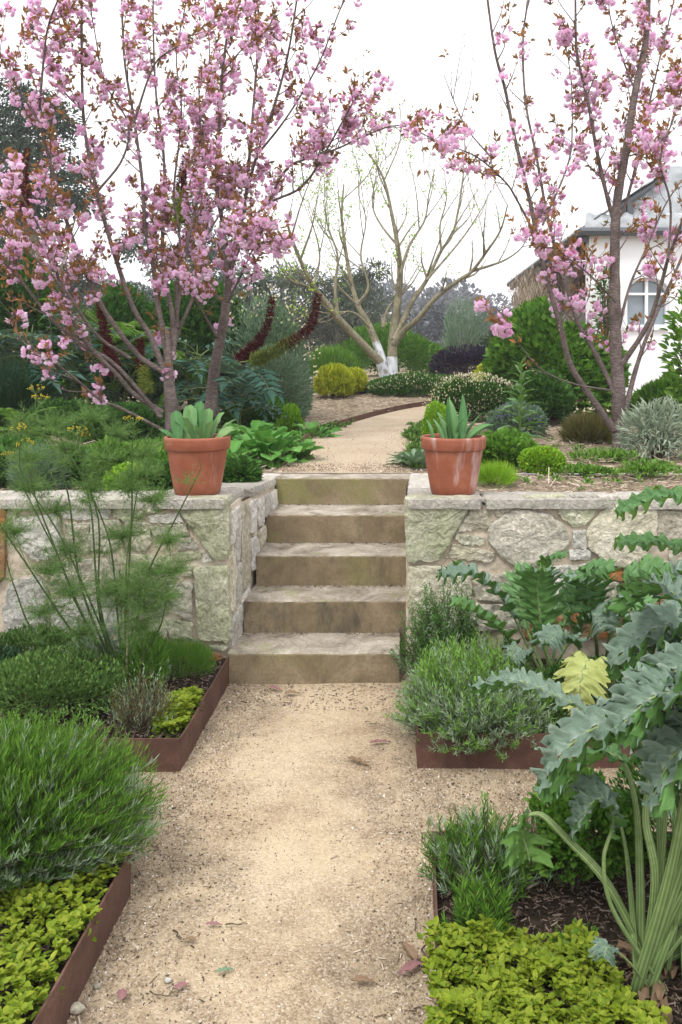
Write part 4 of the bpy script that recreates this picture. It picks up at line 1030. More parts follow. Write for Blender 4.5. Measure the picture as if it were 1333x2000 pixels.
lv.build('young_leaves', MAT['lime'], bt, kind='stuff')

# ---------------------------------------------------------------- cherries
def blossom_data(seed):
    g = rng(seed); mb = MB(); nf = int(g.integers(4, 8))
    for f in range(nf):
        c = sph(g, 1)[0] * A([.042, .042, .032]) * g.uniform(.6, 1.15) + A([0, 0, -.022]); ax = nrm(c + A([0, 0, -.01]) + sph(g, 1)[0] * .02); r = g.uniform(.017, .025)
        b = g.uniform(.25, .8)
        u = nrm(np.cross(ax, A([.3, .5, .8]))); w = np.cross(ax, u)
        for ring, (npt, tilt, l) in enumerate(((6, .05, 1.), (6, .5, .85), (5, 1.0, .62))):
            a = np.arange(npt) * 2 * math.pi / npt + g.uniform(0, 6); rad = np.cos(a)[:, None] * u + np.sin(a)[:, None] * w
            d = nrm(rad * math.cos(tilt) + ax * math.sin(tilt) + g.normal(size=(npt, 3)) * .12)
            inst(mb, PETAL, np.broadcast_to(c, (npt, 3)) + ax * .002 * ring, d, np.broadcast_to(ax, (npt, 3)) - rad * .3, np.stack([np.full(npt, r * l * 1.0), np.full(npt, r * l * 1.1), np.full(npt, r * .5)], -1), np.clip(b + g.normal(size=npt) * .15, 0, 1))
        tube(mb, [A([0, 0, .02]), c * .5 + A([0, 0, .004]), c], .0011, 3, .6, 1, False)
    n = int(g.integers(2, 5)); d = nrm(sph(g, n) + A([0, 0, .5])); s = g.uniform(.03, .055, n)
    inst(mb, LEAF, np.zeros((n, 3)) + A([0, 0, .012]), d, sph(g, n), np.stack([s * .5, s, s], -1), g.random(n), 2)
    return mb.data('blossom', [MAT['petal'], MAT['bud'], MAT['bronze']])
BD = [blossom_data(500 + k) for k in range(14)]
def data_arrays(me):
    n = len(me.vertices); v = np.empty(n * 3, np.float32); me.vertices.foreach_get('co', v)
    t = np.empty(n, np.float32); me.attributes['tint'].data.foreach_get('value', t)
    m = np.empty(len(me.polygons), np.int32); me.polygons.foreach_get('material_index', m)
    fs = {}
    for p in me.polygons: fs.setdefault((len(p.vertices), p.material_index), []).append(tuple(p.vertices))
    return v.reshape(-1, 3), t, fs
BA = [data_arrays(b) for b in BD]

def cherry(label, base, D0, limbs, seed, nparts=285, dens=lambda x, y: 1., nb_scale=1., pinkp=.5, leafp=.8, bl=.45):
    g = rng(seed); b = P(*base, D0); o = thing('cherry_tree', label, 'tree', (b[0], D0, float(terr(b[0], D0))), 'flowering cherry trees')
    tw = MB(); lf = MB(); bud = MB(); spots = []
    LP = []; LD = []
    def proj(q): return VX + q[0] * FPX / q[1], VY + (CAMZ - q[2]) * FPX / q[1]
    for k, (px, Da, Db, r0, r1, nb) in enumerate(limbs):
        p = limb_pts(px, D0 + Da, D0 + Db); r0, r1 = (r0, r1) if k == 0 else (r0 * .88, r1 * .85); f = np.linspace(0, 1, len(p)); rad = r0 + (r1 - r0) * f ** .75
        if k == 0: rad[:3] *= A([1.35, 1.15, 1.05])
        # slight knots along the stem
        rad = rad * (1 + .06 * np.sin(np.arange(len(p)) * 2.4 + k))
        mb = MB(); tube(mb, p, rad, 10 if r0 > .04 else 7, .5, 0); mb.build('trunk' if r0 > .04 else 'branch', MAT['bark'], o, smooth=True)
        for q, rr in branchlets(g, p, rad, int(nb * nb_scale), bl, .22, .45, spread=.95):
            dn = dens(*proj(q[-1]))
            if g.random() > dn * 1.3 + .15: continue
            tube(tw, q, np.linspace(max(rr, .0035), .0016, 7), 4, .5, 0, False)
            for i in range(2, 7):
                if g.random() < pinkp * dn: spots.append(q[i] + g.normal(size=3) * .015)
                if g.random() < leafp * dn: LP.append(q[i]); LD.append(nrm(q[i] - q[i - 1]))
                if g.random() < .5: bud.add(*small_bud(g, q[i]), t=g.random())
            if g.random() < .7:
                for q2, r2 in branchlets(g, q, np.full(7, .003), 2, bl * .5, .3, .4):
                    tube(tw, q2, np.linspace(.002, .001, 7), 3, .5, 0, False)
                    for i in (3, 5, 6):
                        if g.random() < pinkp * dn: spots.append(q2[i])
                        if g.random() < leafp * dn: LP.append(q2[i]); LD.append(nrm(q2[i] - q2[i - 1]))
        for i in range(int(len(p) * .4), len(p)):
            dn = dens(*proj(p[i]))
            if g.random() < pinkp * .7 * dn: spots.append(p[i] + sph(g, 1)[0] * .04)
            if g.random() < leafp * .6 * dn: LP.append(p[i]); LD.append(sph(g, 1)[0])
    tw.build('twigs', MAT['bark'], o, kind='stuff')
    # leaf sprays
    LPa, LDa = np.repeat(A(LP), 4, 0), np.repeat(A(LD), 4, 0); n = len(LPa)
    s = g.uniform(.032, .075, n); d = nrm(LDa * .7 + sph(g, n) * .8)
    inst(lf, LEAF, LPa + g.normal(size=(n, 3)) * .012, d, sph(g, n) + A([0, 0, .6]), np.stack([s * .42, s, s], -1), np.clip(g.normal(.6, .28, n), 0, 1))
    lf.build('foliage', MAT['bronze'], o, kind='stuff')
    if bud.n: bud.build('buds', MAT['bud'], o, kind='stuff')
    vis = [s for s in spots if -20 < proj(s)[0] < 1353 and proj(s)[1] > -20]; hid = [s for s in spots if not (-20 < proj(s)[0] < 1353 and proj(s)[1] > -20)]
    g.shuffle(vis); rest = MB(); 
    for s in vis[:nparts]:
        link('blossom', BD[int(g.integers(14))], o, s, (g.normal() * .35, g.normal() * .35, g.uniform(0, 6.28)), g.uniform(.95, 1.5))
    for s in list(vis[nparts:]) + hid:
        v, t, fs = BA[int(g.integers(14))]; a = g.uniform(0, 6.28); R = A([[math.cos(a), -math.sin(a), 0], [math.sin(a), math.cos(a), 0], [0, 0, 1]])
        V = (v @ R.T) * g.uniform(.85, 1.35) + s
        base_n = rest.n; first = True
        rest.v.append(V); rest.t.append(t); rest.n += len(V)
        for (kk, m), F in fs.items(): rest.f.append((A(F) + base_n, m))
    if rest.n: rest.build('blossoms', [MAT['petal'], MAT['bud'], MAT['bronze']], o, kind='stuff')
    print('cherry', len(vis), len(hid), 'spots', n, 'leaves')
    return o
def small_bud(g, c):
    v = OCTA[0] * A([.006, .006, .010]) + c + sph(g, 1)[0] * .02 - A([0, 0, .01]); return v, OCTA[1]

D1 = 7.2
left = [([(340, 872), (336, 800), (330, 742), (330, 690), (326, 640)], 0, .0, .078, .018, 2),
 ([(325, 735), (296, 660), (265, 610), (240, 545), (213, 460), (190, 375), (170, 280), (162, 200), (160, 50), (160, -60)], 0, -.5, .032, .010, 16),
 ([(322, 727), (270, 694), (210, 615), (180, 559), (157, 506), (125, 415), (105, 340), (85, 265), (78, 220), (85, 125), (95, 50), (122, -20)], 0, -.9, .030, .007, 18),
 ([(328, 700), (318, 640), (308, 590), (300, 520), (285, 450), (278, 350), (262, 230), (243, 110), (237, -50)], .02, .3, .034, .010, 18),
 ([(334, 690), (338, 620), (326, 560), (318, 480), (322, 400), (320, 300), (305, 180), (300, 60), (300, -40)], .04, .7, .030, .008, 16),
 ([(318, 806), (262, 769), (232, 735), (180, 682), (150, 640), (124, 574), (109, 525), (80, 450), (40, 380), (10, 300)], -.03, -1.0, .028, .007, 16),
 ([(315, 815), (225, 712), (157, 672), (94, 615), (40, 545), (5, 510), (-40, 460)], -.04, -.6, .024, .008, 13),
 ([(322, 842), (240, 799), (195, 780), (142, 735), (100, 705), (60, 690)], -.03, -.9, .018, .006, 9),
 ([(338, 690), (348, 600), (362, 500), (384, 400), (400, 320), (392, 250), (388, 150)], .03, .9, .026, .007, 14),
 ([(333, 700), (352, 640), (385, 560), (402, 470), (440, 400), (470, 330)], .03, 1.0, .024, .007, 12),
 ([(255, 700), (190, 655), (130, 570), (85, 520), (30, 470), (-10, 420)], -.3, -1.2, .018, .006, 12),
 ([(262, 240), (300, 130), (340, 95), (400, 50), (440, 20)], -.1, -.5, .012, .005, 8),
 ([(78, 240), (40, 180), (0, 110), (-30, 70)], -.8, -1.2, .010, .005, 8),
 ([(190, 375), (240, 310), (250, 240), (205, 160), (185, 60), (170, -20)], -.2, -.1, .013, .005, 10),
 ([(160, 215), (120, 170), (90, 90), (105, 20)], -.4, -.7, .010, .004, 7),
 ([(348, 640), (345, 560), (352, 470), (340, 380), (350, 280), (355, 200), (345, 110), (365, 0)], .1, .8, .018, .006, 14)]
def dl(x, y):
    v = 1.0
    if x < 90: v *= .75
    if y > 560: v *= .6 if x < 330 else .35
    if y > 760: v *= .2
    return v
cherry('multi stemmed pink cherry fanning out from one trunk behind the left pot', (340, 872), D1, left, 71, 290, dl, 1.05, .30, .8)
D2_ = 8.1
right2 = [([(412, 812), (417, 740), (425, 690), (437, 630), (444, 580), (449, 530)], 0, .0, .062, .034, 3),
 ([(446, 560), (442, 500), (436, 440), (424, 370), (424, 310), (430, 230), (434, 150), (445, 60), (455, -40)], 0, -.4, .034, .010, 18),
 ([(449, 530), (462, 480), (480, 390), (490, 280), (500, 150), (505, 60), (506, -40)], .02, .3, .030, .009, 17),
 ([(449, 528), (470, 430), (497, 320), (535, 210), (562, 110), (580, 0), (585, -40)], .02, -.7, .024, .008, 16),
 ([(449, 535), (480, 455), (520, 400), (590, 365), (640, 290), (690, 200), (725, 150)], .0, -1.2, .022, .006, 18),
 ([(520, 400), (560, 330), (600, 310), (660, 290), (720, 262), (780, 245), (840, 268), (875, 285)], -.3, -1.5, .015, .005, 18),
 ([(505, 300), (560, 230), (620, 130), (660, 30), (680, -20)], -.2, -.8, .014, .005, 13),
 ([(442, 600), (400, 540), (384, 470), (395, 380), (380, 300), (400, 200), (410, 100), (400, 0)], .05, .8, .020, .006, 16),
 ([(445, 590), (475, 530), (500, 480), (545, 470)], -.05, -1.2, .013, .005, 14),
 ([(430, 150), (470, 100), (520, 60), (540, 20)], -.3, -.6, .010, .004, 6), ([(425, 660), (385, 590), (360, 540)], -.03, -.9, .018, .006, 6)]
def d2(x, y):
    v = 1.0
    if y > 560: v *= .35
    if 410 < x < 600 and 430 < y < 560: v = 1.7
    if y > 660: v *= .3
    if x > 700: v *= .85
    if x > 560 and y < 150: v *= .5
    return v
cherry('pink cherry with a ringed grey trunk rising behind the right side of the left pot', (412, 812), D2_, right2, 72, 290, d2, 1.1, .335, .8)
D3_ = 6.9
rt = [([(1213, 892), (1210, 830), (1208, 750), (1203, 680), (1202, 600), (1201, 500), (1205, 400), (1222, 300), (1242, 175), (1262, 75), (1268, -50)], 0, .1, .068, .022, 24),
 ([(1200, 840), (1152, 772), (1114, 712), (1095, 637), (1073, 562), (1050, 469), (1037, 400), (1007, 275), (987, 175), (967, 100), (950, -20)], -.02, -.6, .036, .010, 20),
 ([(1205, 780), (1193, 750), (1159, 682), (1129, 630), (1107, 562), (1088, 499), (1067, 410), (1047, 300), (1027, 200), (1022, 75), (1036, -20)], .0, .7, .030, .009, 20),
 ([(1204, 440), (1190, 400), (1167, 300), (1147, 190), (1127, 100), (1124, -20)], .05, -.3, .026, .010, 16),
 ([(1206, 725), (1264, 637), (1290, 562), (1305, 506), (1330, 440), (1350, 380)], .0, -.7, .028, .010, 14),
 ([(1222, 800), (1245, 712), (1275, 630), (1333, 500), (1370, 400)], -.02, .5, .028, .010, 12),
 ([(1204, 430), (1222, 400), (1250, 290), (1267, 210), (1290, 110), (1322, -20)], .05, .6, .018, .007, 14),
 ([(1052, 470), (1010, 390), (987, 355), (937, 310), (882, 285), (840, 268)], -.45, -1.1, .012, .004, 14),
 ([(962, 310), (915, 255), (890, 205), (867, 145)], -.9, -1.1, .007, .003, 8),
 ([(1193, 762), (1122, 750), (1058, 722), (1020, 679), (985, 630)], -.1, -.7, .009, .004, 6),
 ([(1203, 590), (1150, 535), (1105, 500), (1075, 470)], -.05, -.7, .011, .004, 9),
 ([(1242, 180), (1215, 110), (1190, 20), (1200, -30)], .05, .3, .010, .005, 8), ([(1060, 440), (1110, 320), (1118, 240), (1115, 150), (1100, 60)], -.3, .3, .011, .005, 10),
 ([(1208, 650), (1230, 560), (1265, 480), (1300, 400), (1340, 340)], .0, .7, .016, .006, 12), ([(1159, 682), (1180, 600), (1190, 560)], .3, .2, .008, .004, 3), ([(1305, 506), (1310, 400), (1290, 310), (1320, 220), (1345, 120)], -.6, -.8, .012, .006, 14)]
def d3(x, y):
    v = .72
    if x > 1090 and 330 < y < 640: v *= .6
    if y > 640: v *= .22
    if x < 990 and y < 230: v = .12
    if x < 1040 and y < 420: v *= .5
    if 1030 < x < 1090 and y < 250: v *= .4
    return v
cherry('pink cherry with a thick upright trunk and long arching limbs in front of the house', (1213, 892), D3_, rt, 73, 290, d3, 1.1, .31, .85)

# ---------------------------------------------------------------- upper garden, far to near
S = shrub
S('laurel_shrub', 'broad dark laurel shrub directly behind the whitewashed trunks', 'shrub', 650, 860, 645, 19, 7000, 'bright', L=.11, w=.45, tlo=0, thi=.6, jit=.4)
S('grass_tussock', 'rounded soft green grassy tussock left of the whitewashed trunks', 'shrub', 596, 690, 690, 16, 5000, 'bright', tpl=HAIR, L=.16, w=.09, up=1.2)
S('purple_shrub', 'low almost black purple leaved shrub right of the laurel', 'shrub', 850, 985, 680, 17, 5000, 'purple', L=.07, w=.4)
S('airy_shrub', 'tall pale green airy shrub left of the dark purple shrub', 'shrub', 850, 960, 600, 21, 3500, 'grey', tpl=HAIR, L=.22, w=.06, up=1.4, jit=.3, depth=1)
S('hedge_shrub', 'hazy green shrub below the verandah end', 'shrub', 940, 1060, 640, 19, 4000, 'far', L=.09)
S('rounded_shrub', 'large bushy green shrub with lobed leaves behind the right cherry limbs', 'shrub', 970, 1200, 606, 10.3, 9500, 'bright', tpl=LEAF, L=.105, w=.75, jit=.6, thi=.75, lumpy=.4, shell=.7)
S('salvia_shrub', 'tall grey green shrub dotted with pale cream whorls beside the maroon spikes', 'shrub', 430, 610, 580, 10.2, 8000, 'grey', L=.075, w=.3, up=.9, extra=blooms('cream', 300, .035), lumpy=.3, low=-.8, jit=.7)
S('salvia_shrub', 'shorter grey green shrub in front of the cream flowered one', 'shrub', 465, 600, 690, 9.5, 4500, 'grey', L=.06, w=.25, up=.9, low=-.8, jit=.7)
S('golden_shrub', 'golden yellow compact shrub left of the pair in mid garden', 'conifer', 614, 690, 716, 12.6, 4000, 'yel', L=.075, w=.5, up=1.1, jit=.3, thi=.8, lumpy=.15, group='golden shrubs beyond the path')
S('golden_shrub', 'smaller golden yellow shrub right of the pair in mid garden', 'conifer', 662, 714, 722, 13.0, 2600, 'yel', L=.075, w=.5, up=1.1, jit=.3, lumpy=.15, group='golden shrubs beyond the path')
S('flowering_shrub', 'sprawling pale flowered shrub beside the whitewashed trunk, behind the path bend', 'shrub', 735, 905, 735, 12.7, 7500, 'mid', L=.05, w=.55, extra=blooms('cream', 1300, .024), depth=.5, thi=.9)
S('flowering_shrub', 'low pale flowered mound left of the whitewashed trunk foot', 'shrub', 690, 770, 745, 13.2, 3000, 'mid', L=.05, w=.55, extra=blooms('cream', 450, .024))
S('flowering_shrub', 'pale flowered shrub stretching right behind the right pot', 'shrub', 838, 1010, 738, 9.9, 6500, 'mid', L=.05, w=.55, extra=blooms('cream', 1300, .024), depth=.5)
S('golden_shrub', 'yellow tinged shrub below the dark purple shrub', 'shrub', 930, 1000, 712, 13.5, 2500, 'yel', L=.06, w=.5)
S('leafy_shrub', 'dark leafy shrub under the arching limbs of the right cherry', 'shrub', 1010, 1110, 735, 9.6, 3200, 'mid', L=.07, w=.7)
S('leafy_shrub', 'green leafy shrub against the foot of the white house', 'shrub', 1230, 1345, 740, 9.4, 4200, 'bright', L=.08, w=.4, up=1, thi=.7)
S('lemon_shrub', 'glossy green citrus leaves hanging in at the right edge before the house', 'shrub', 1310, 1390, 575, 8.4, 380, 'bright', tpl=ROUND, L=.10, w=.45, zb=1.2, lumpy=.3, low=-.8)
S('climbing_rose', 'small green climber on the white wall behind the right cherry trunk', 'climbing plant', 1165, 1205, 510, 12.3, 420, 'mid', L=.08, w=.6, low=-.9, ybot=640)
S('red_shrub', 'shrub with pinkish red flowers at far left under the blossom', 'shrub', -20, 60, 700, 11.5, 1600, 'olive', L=.06, extra=blooms('bud', 900, .04))
S('dry_shrub', 'small olive and reddish tufted shrub at the foot of the right cherry', 'shrub', 1105, 1200, 822, 7.7, 4200, 'olive', tpl=HAIR, L=.09, w=.10, up=1.0, jit=.5)
S('silver_shrub', 'silvery pale narrow leaved shrub right of the right cherry trunk', 'shrub', 1225, 1345, 790, 6.4, 1500, 'silver', tpl=LEAF, L=.09, w=.17, up=.5, shell=1, lumpy=.4, low=-.6, jit=.9)
S('box_ball', 'clipped lime green box ball beside the right cherry, above the wall', 'topiary', 1018, 1098, 872, 5.55, 5200, 'lime', L=.022, w=.6, up=.5, jit=.5, lumpy=.12, shell=.35)
S('box_ball', 'small lime green conical box just above the rim of the right pot', 'topiary', 826, 876, 786, 7.3, 3200, 'lime', L=.025, w=.5, up=1.0, jit=.35, lumpy=.12, shell=.4)
S('box_ball', 'green conical box plant by the left side of the upper path', 'topiary', 545, 596, 796, 8.4, 3200, 'lime', L=.028, w=.5, up=1.0, jit=.35, thi=.7, shell=.4)
S('mint_clump', 'dense fresh green leafy clump right of the right pot', 'herb', 922, 1045, 852, 5.9, 3600, 'bright', tpl=ROUND, L=.048, w=.75, up=.4, thi=.9, shell=.4)
S('feathery_tuft', 'low feathery light green tuft on the wall edge right of the right pot', 'herb', 925, 1000, 915, 5.0, 2600, 'lime', tpl=HAIR, L=.06, w=.05, up=1)
for x0, x1, yt, D, lab in ((1100, 1200, 912, 5.4, 'sparse weedy seedlings above the right wall, left of the cherry foot'), (1200, 1330, 905, 5.3, 'sparse green weeds above the right wall near the right edge'), (1120, 1260, 880, 6.1, 'thin pale weeds round the base of the right cherry')):
    S('weeds', lab, 'weeds', x0, x1, yt, D, 900, 'bright', L=.035, w=.4, up=.4, shell=.9, depth=.5, lumpy=.4, low=-.1, jit=.9, stem='stalk')
S('violet_herb', 'low grey herb with a haze of violet flowers behind the right pot', 'herb', 960, 1060, 795, 8.2, 2000, 'grey', L=.05, extra=blooms('violet', 500, .02))
# the left bank of mixed greens
LB = [('grass_clump', 'dark strappy grass clump at far left under the blossom', 'grass', -40, 70, 750, 8.2, 5200, 'dark', HAIR, .30, .03, 1.3, .8), 
 ('leafy_shrub', 'dark leafy mound below the lowest left cherry limb', 'shrub', 60, 170, 790, 8.0, 3800, 'mid', LEAF, .07, .5, .4, .8), ('leafy_shrub', 'dark green mound left of the left cherry trunk', 'shrub', 150, 320, 800, 7.8, 5200, 'mid', LEAF, .06, .6, .4, .8),
 ('leafy_shrub', 'bright leafy perennial just left of the left pot', 'perennial', 235, 345, 875, 6.0, 3200, 'bright', LEAF, .06, .5, .4, .8), ('leafy_shrub', 'fresh green perennial behind the fennel tops, above the left wall', 'perennial', 150, 260, 880, 6.1, 3000, 'bright', LEAF, .06, .5, .4, .7),
 ('leafy_shrub', 'deep green perennial above the far end of the left wall', 'perennial', -30, 80, 870, 6.0, 3000, 'mid', LEAF, .07, .5, .4, .9), ('leafy_shrub', 'pale grey leaved herb above the left wall', 'herb', 60, 170, 905, 5.5, 3000, 'grey', LEAF, .05, .45, .4, .9),
 ('leafy_shrub', 'low green cover between the left pot and the pale rosette', 'perennial', 300, 470, 850, 6.9, 3600, 'mid', LEAF, .07, .55, .4, .9), ('leafy_shrub', 'yellowish green perennial low behind the left wall', 'perennial', 180, 290, 915, 5.4, 2000, 'lime', ROUND, .035, .7, .4, .7),
 ('leafy_shrub', 'mid green mound right of the second cherry trunk', 'shrub', 450, 560, 780, 9.3, 3800, 'bright', LEAF, .07, .55, .4, .6), ('background_shrub', 'tall dark shrub mass filling the far left behind the cherry', 'shrub', -60, 110, 520, 10.5, 6500, 'mid', LEAF, .12, .5, .3, .6),
 ('background_shrub', 'dark green shrub mass behind the fanning cherry stems', 'shrub', 100, 310, 575, 10.8, 7000, 'mid', LEAF, .12, .5, .3, .7), ('background_shrub', 'shadowed green shrub between the two cherry trunks', 'shrub', 290, 480, 570, 10.6, 7000, 'mid', LEAF, .11, .5, .3, .8)]
for n_, lab, cat, x0, x1, yt, D, n, mat, tpl, L, w, up, th in LB: S(n_, lab, cat, x0, x1, yt, D, n, mat, tpl=tpl, L=L, w=w, up=up, thi=th, lumpy=.25, jit=.5)
for x0, x1, yt, D, mt, tp, lf_, lab in ((-40, 60, 872, 4.95, 'mid', LEAF, .05, 'mid green herb mound at the left end above the wall'), (30, 120, 885, 4.8, 'grey', HAIR, .07, 'grey feathery herb on the left wall edge'), (90, 190, 880, 4.95, 'mid', LEAF, .045, 'leafy mound on the left wall edge under the fennel heads'),
    (170, 260, 872, 5.0, 'bright', LEAF, .05, 'bright leafy mound behind the middle of the left wall'), (240, 345, 882, 4.95, 'bright', ROUND, .036, 'round leaved yellowish mound touching the left pot'), (215, 290, 915, 4.65, 'lime', ROUND, .03, 'small yellow green plant low on the left wall edge'), (285, 350, 905, 4.7, 'mid', LEAF, .045, 'small dark mound directly left of the left pot'), (440, 500, 905, 5.0, 'mid', LEAF, .05, 'small green plant directly right of the left pot')):
    S('herb_mound', lab, 'herb', x0, x1, yt, D, 2300, mt, tpl=tp, L=lf_, w=.08 if tp is HAIR else .6, up=.5, depth=.8, shell=.7, jit=.7, stem='stalk')
# ferns and honey bushes with large pinnate leaves
FB = [frond_data('frond', 'blue', 8, 1., .30, .34, b, 40 + k, vfold=.35) for k, b in enumerate((.7, 1.0, 1.35))]
FF = [frond_data('frond', 'bright', 22, 1., .24, .16, b, 50 + k, vfold=.1) for k, b in enumerate((.8, 1.2, 1.5))]
frondbush('honey_bush', 'blue green honey bush with large toothed leaves at the far left edge', 'shrub', -60, 110, 560, 8.6, 26, .62, FB, 1)
frondbush('honey_bush', 'blue green honey bush behind the low left cherry limbs', 'shrub', 90, 240, 600, 9.0, 26, .62, FB, 2)
frondbush('honey_bush', 'blue green honey bush between the two cherry trunks', 'shrub', 340, 440, 640, 9.2, 22, .6, FB, 3)
frondbush('honey_bush', 'dark blue green honey bush drooping right of the second cherry trunk', 'shrub', 420, 500, 720, 8.6, 20, .6, FB, 4)
frondbush('tree_fern', 'soft green ferny fronds behind the left cherry stems', 'fern', 170, 300, 560, 9.8, 24, .85, FF, 5)
frondbush('fern', 'light green low fern at far left above the wall', 'fern', -20, 80, 815, 6.8, 12, .42, FF, 6)
frondbush('fern', 'ferny green plant between the cherry trunks low down', 'fern', 340, 420, 690, 9.4, 14, .6, FF, 7)
# flower spikes of the honey bushes
def spike(label, pts, D, r, mats_, seed, n=1300, frac=(0, 1)):
    g = rng(seed); p = spline([P(x, y, D + .05 * k) for k, (x, y) in enumerate(pts)], 30); o = thing('flower_spike', label, 'flower spike', p[0], 'honey bush flower spikes')
    mb = MB(); tube(mb, p, np.linspace(.008, .003, 30), 5); mb.build('stem', MAT['stalk'], o)
    M2 = [MB() for _ in mats_]
    for i in range(n):
        f = frac[0] + (frac[1] - frac[0]) * g.random(); j = min(int(f * 29), 28); ax = nrm(p[j + 1] - p[j]); s = sph(g, 1)[0]; s = nrm(s - (s @ ax) * ax)
        rr = r * (1 - .5 * f); k = 0 if (len(mats_) == 1 or f > .5 + g.normal() * .06) else 1
        L = rr * g.uniform(.5, .95)
        inst(M2[k], LEAF, (p[j] + (p[j + 1] - p[j]) * g.random() + s * rr * .5 * g.random())[None], nrm(s + ax * .4)[None], ax[None], A([[L * .5, L, L]]), A([g.random()]))
    for m_, mt, nm in zip(M2, mats_, ('florets', 'calyces')):
        if m_.n: m_.build(nm, MAT[mt], o, kind='stuff')
spike('short maroon flower spike curving upright, left of the longer one', [(455, 712), (478, 694), (505, 668), (524, 630), (532, 580)], 8.5, .085, ['maroon', 'maroon'], 1, frac=(.1, 1))
spike('longest flower spike, pale green below with a maroon tip pointing up right', [(468, 708), (510, 700), (560, 672), (605, 640), (622, 575)], 8.4, .095, ['maroon', 'pod'], 2, n=1700, frac=(.12, 1))
spike('dark maroon spike leaning right high among the blossom', [(340, 500), (365, 470), (388, 430), (404, 382)], 8.6, .085, ['maroon'], 3, n=1000)
spike('drooping pale green spike high among the blossom', [(352, 440), (350, 400), (356, 350), (364, 305)], 8.7, .10, ['maroon', 'pod'], 4, n=1000)
spike('dark maroon spike hanging behind the low left cherry limbs', [(225, 735), (215, 690), (203, 640), (195, 590)], 8.3, .085, ['maroon', 'maroon'], 5)
spike('dark maroon spike close to the left cherry trunk', [(285, 770), (282, 735), (275, 700), (276, 662)], 8.3, .08, ['maroon', 'pod'], 6)
spike('dull red spike at far left in front of the eucalyptus', [(55, 430), (50, 380), (48, 330), (55, 290)], 8.4, .07, ['maroon'], 7, n=800)

# rosettes: separate large leaves
RD = [leaf_data('rosette_leaf', MAT['rosette'], 1, .27, b, .35, .03, 10, 4, 'spoon', k + 20, tint=.35 + .12 * k) for k, b in enumerate((.5, .9, 1.2, 1.5))]
rosette('leafy_rosette', 'big pale green rosette plant of rounded leaves at the left of the top step', 'perennial', P(520, 0, 6.1)[0], 6.1, 70, .22, RD, 1, (.55, 1.4), .22, zr=.07)
rosette('leafy_rosette', 'second rosette of rounded leaves squeezed between the left pot and the big rosette', 'perennial', P(455, 0, 5.8)[0], 5.8, 34, .17, RD, 2, (.5, 1.35), .13, zr=.04)
rosette('leafy_rosette', 'rosette of rounded leaves behind the big pale rosette', 'perennial', P(495, 0, 7.4)[0], 7.4, 44, .21, RD, 3, (.5, 1.35), .2, zr=.05)
rosette('leafy_rosette', 'small rosette beside the conical box by the upper path', 'perennial', P(612, 0, 8.0)[0] - .0, 8.0, 20, .20, RD, 4, (.15, 1.1), .10)
rosette('leafy_rosette', 'leafy plant left of the second cherry foot behind the pot', 'perennial', P(560, 0, 6.9)[0], 6.9, 20, .18, RD, 14, (.15, 1.1), .10)
GD = [leaf_data('grey_leaf', MAT['grey'], 1, .13, b, .4, .02, 9, 4, 'lance', k + 30, tint=.5) for k, b in enumerate((.5, .9, 1.3))]
rosette('grey_rosette', 'grey green pointed leaf clump at the left of the right pot', 'perennial', P(812, 0, 5.8)[0], 5.8, 34, .20, GD, 5, (.5, 1.45), .07)
FG = [leaf_data('tall_leaf', MAT['cardgreen'], 1, .14, b, .4, .02, 9, 4, 'lance', k + 35, tint=.5) for k, b in enumerate((.4, .8, 1.1))]
g = rng(8); fx, fD = P(1015, 0, 7.0)[0], 7.0; t = thing('foxglove', 'tall upright pale leafed foxglove like plant right of the right pot', 'perennial', (fx, fD, .8))
mb = MB(); tube(mb, spline([(fx, fD, .8), (fx + .01, fD, 1.15), (fx + .015, fD, 1.50)], 10), np.linspace(.013, .006, 10), 6); mb.build('stem', MAT['stalk'], t)
for k in range(34):
    f = k / 33; put_leaf(t, FG, g, (fx + .015 * f, fD, .84 + .66 * f), k * 2.4, .2 + .75 * f, .28 * (1 - .62 * f), g.uniform(-.2, .2))

# straw, chips and dead leaves over the upper beds
def scatter(name, label, xr, yr, n, mat, zf, L, w, th, seed, mask=None, tpl='box', cat='mulch'):
    g = rng(seed); x = g.uniform(*xr, n); y = g.uniform(*yr, n)
    if mask is not None: k = mask(x, y); x, y = x[k], y[k]
    n = len(x); z = zf(x, y); a = g.uniform(0, 6.28, n); d = np.stack([np.cos(a), np.sin(a), g.normal(size=n) * .18], -1)
    BX = (A([(-.5, 0, -.5), (.5, 0, -.5), (.5, 1, -.3), (-.5, 1, -.3), (-.4, 0, .5), (.4, 0, .5), (.3, 1, .3), (-.3, 1, .3)], float), A([(4, 5, 6, 7), (0, 4, 7, 3), (1, 2, 6, 5)]))
    l = L * np.exp(g.normal(size=n) * .45); s = np.stack([l * 0 + w * g.uniform(.5, 1.6, n), l, l * 0 + th], -1)
    mb = MB(); inst(mb, BX if tpl == 'box' else tpl, np.stack([x, y, z + th * .4], -1), d, A([[0, 0, 1.]]) + sph(g, n) * .25, s, g.random(n))
    o = mb.build(name, MAT[mat]); return setp(o, label, cat, kind='stuff')
inpath = lambda x, y: ~((x > np.interp(y, PL[:7, 1], PL[:7, 0])) & (x < np.interp(y, PR[:7, 1], PR[:7, 0])))
scatter('straw_mulch', 'dry straw mulch strewn over the upper beds', (-3.5, 4.5), (5.4, 16), 17000, 'straw', lambda x, y: terr(x, y) + .008, .07, .006, .005, 1, inpath)
scatter('straw_mulch', 'dry litter on the soil just behind the retaining walls', (-4, 4), (4.5, 5.4), 5000, 'straw', lambda x, y: terr(x, y) + .005, .04, .005, .004, 2, lambda x, y: (x < -1.3) | (x > .4))

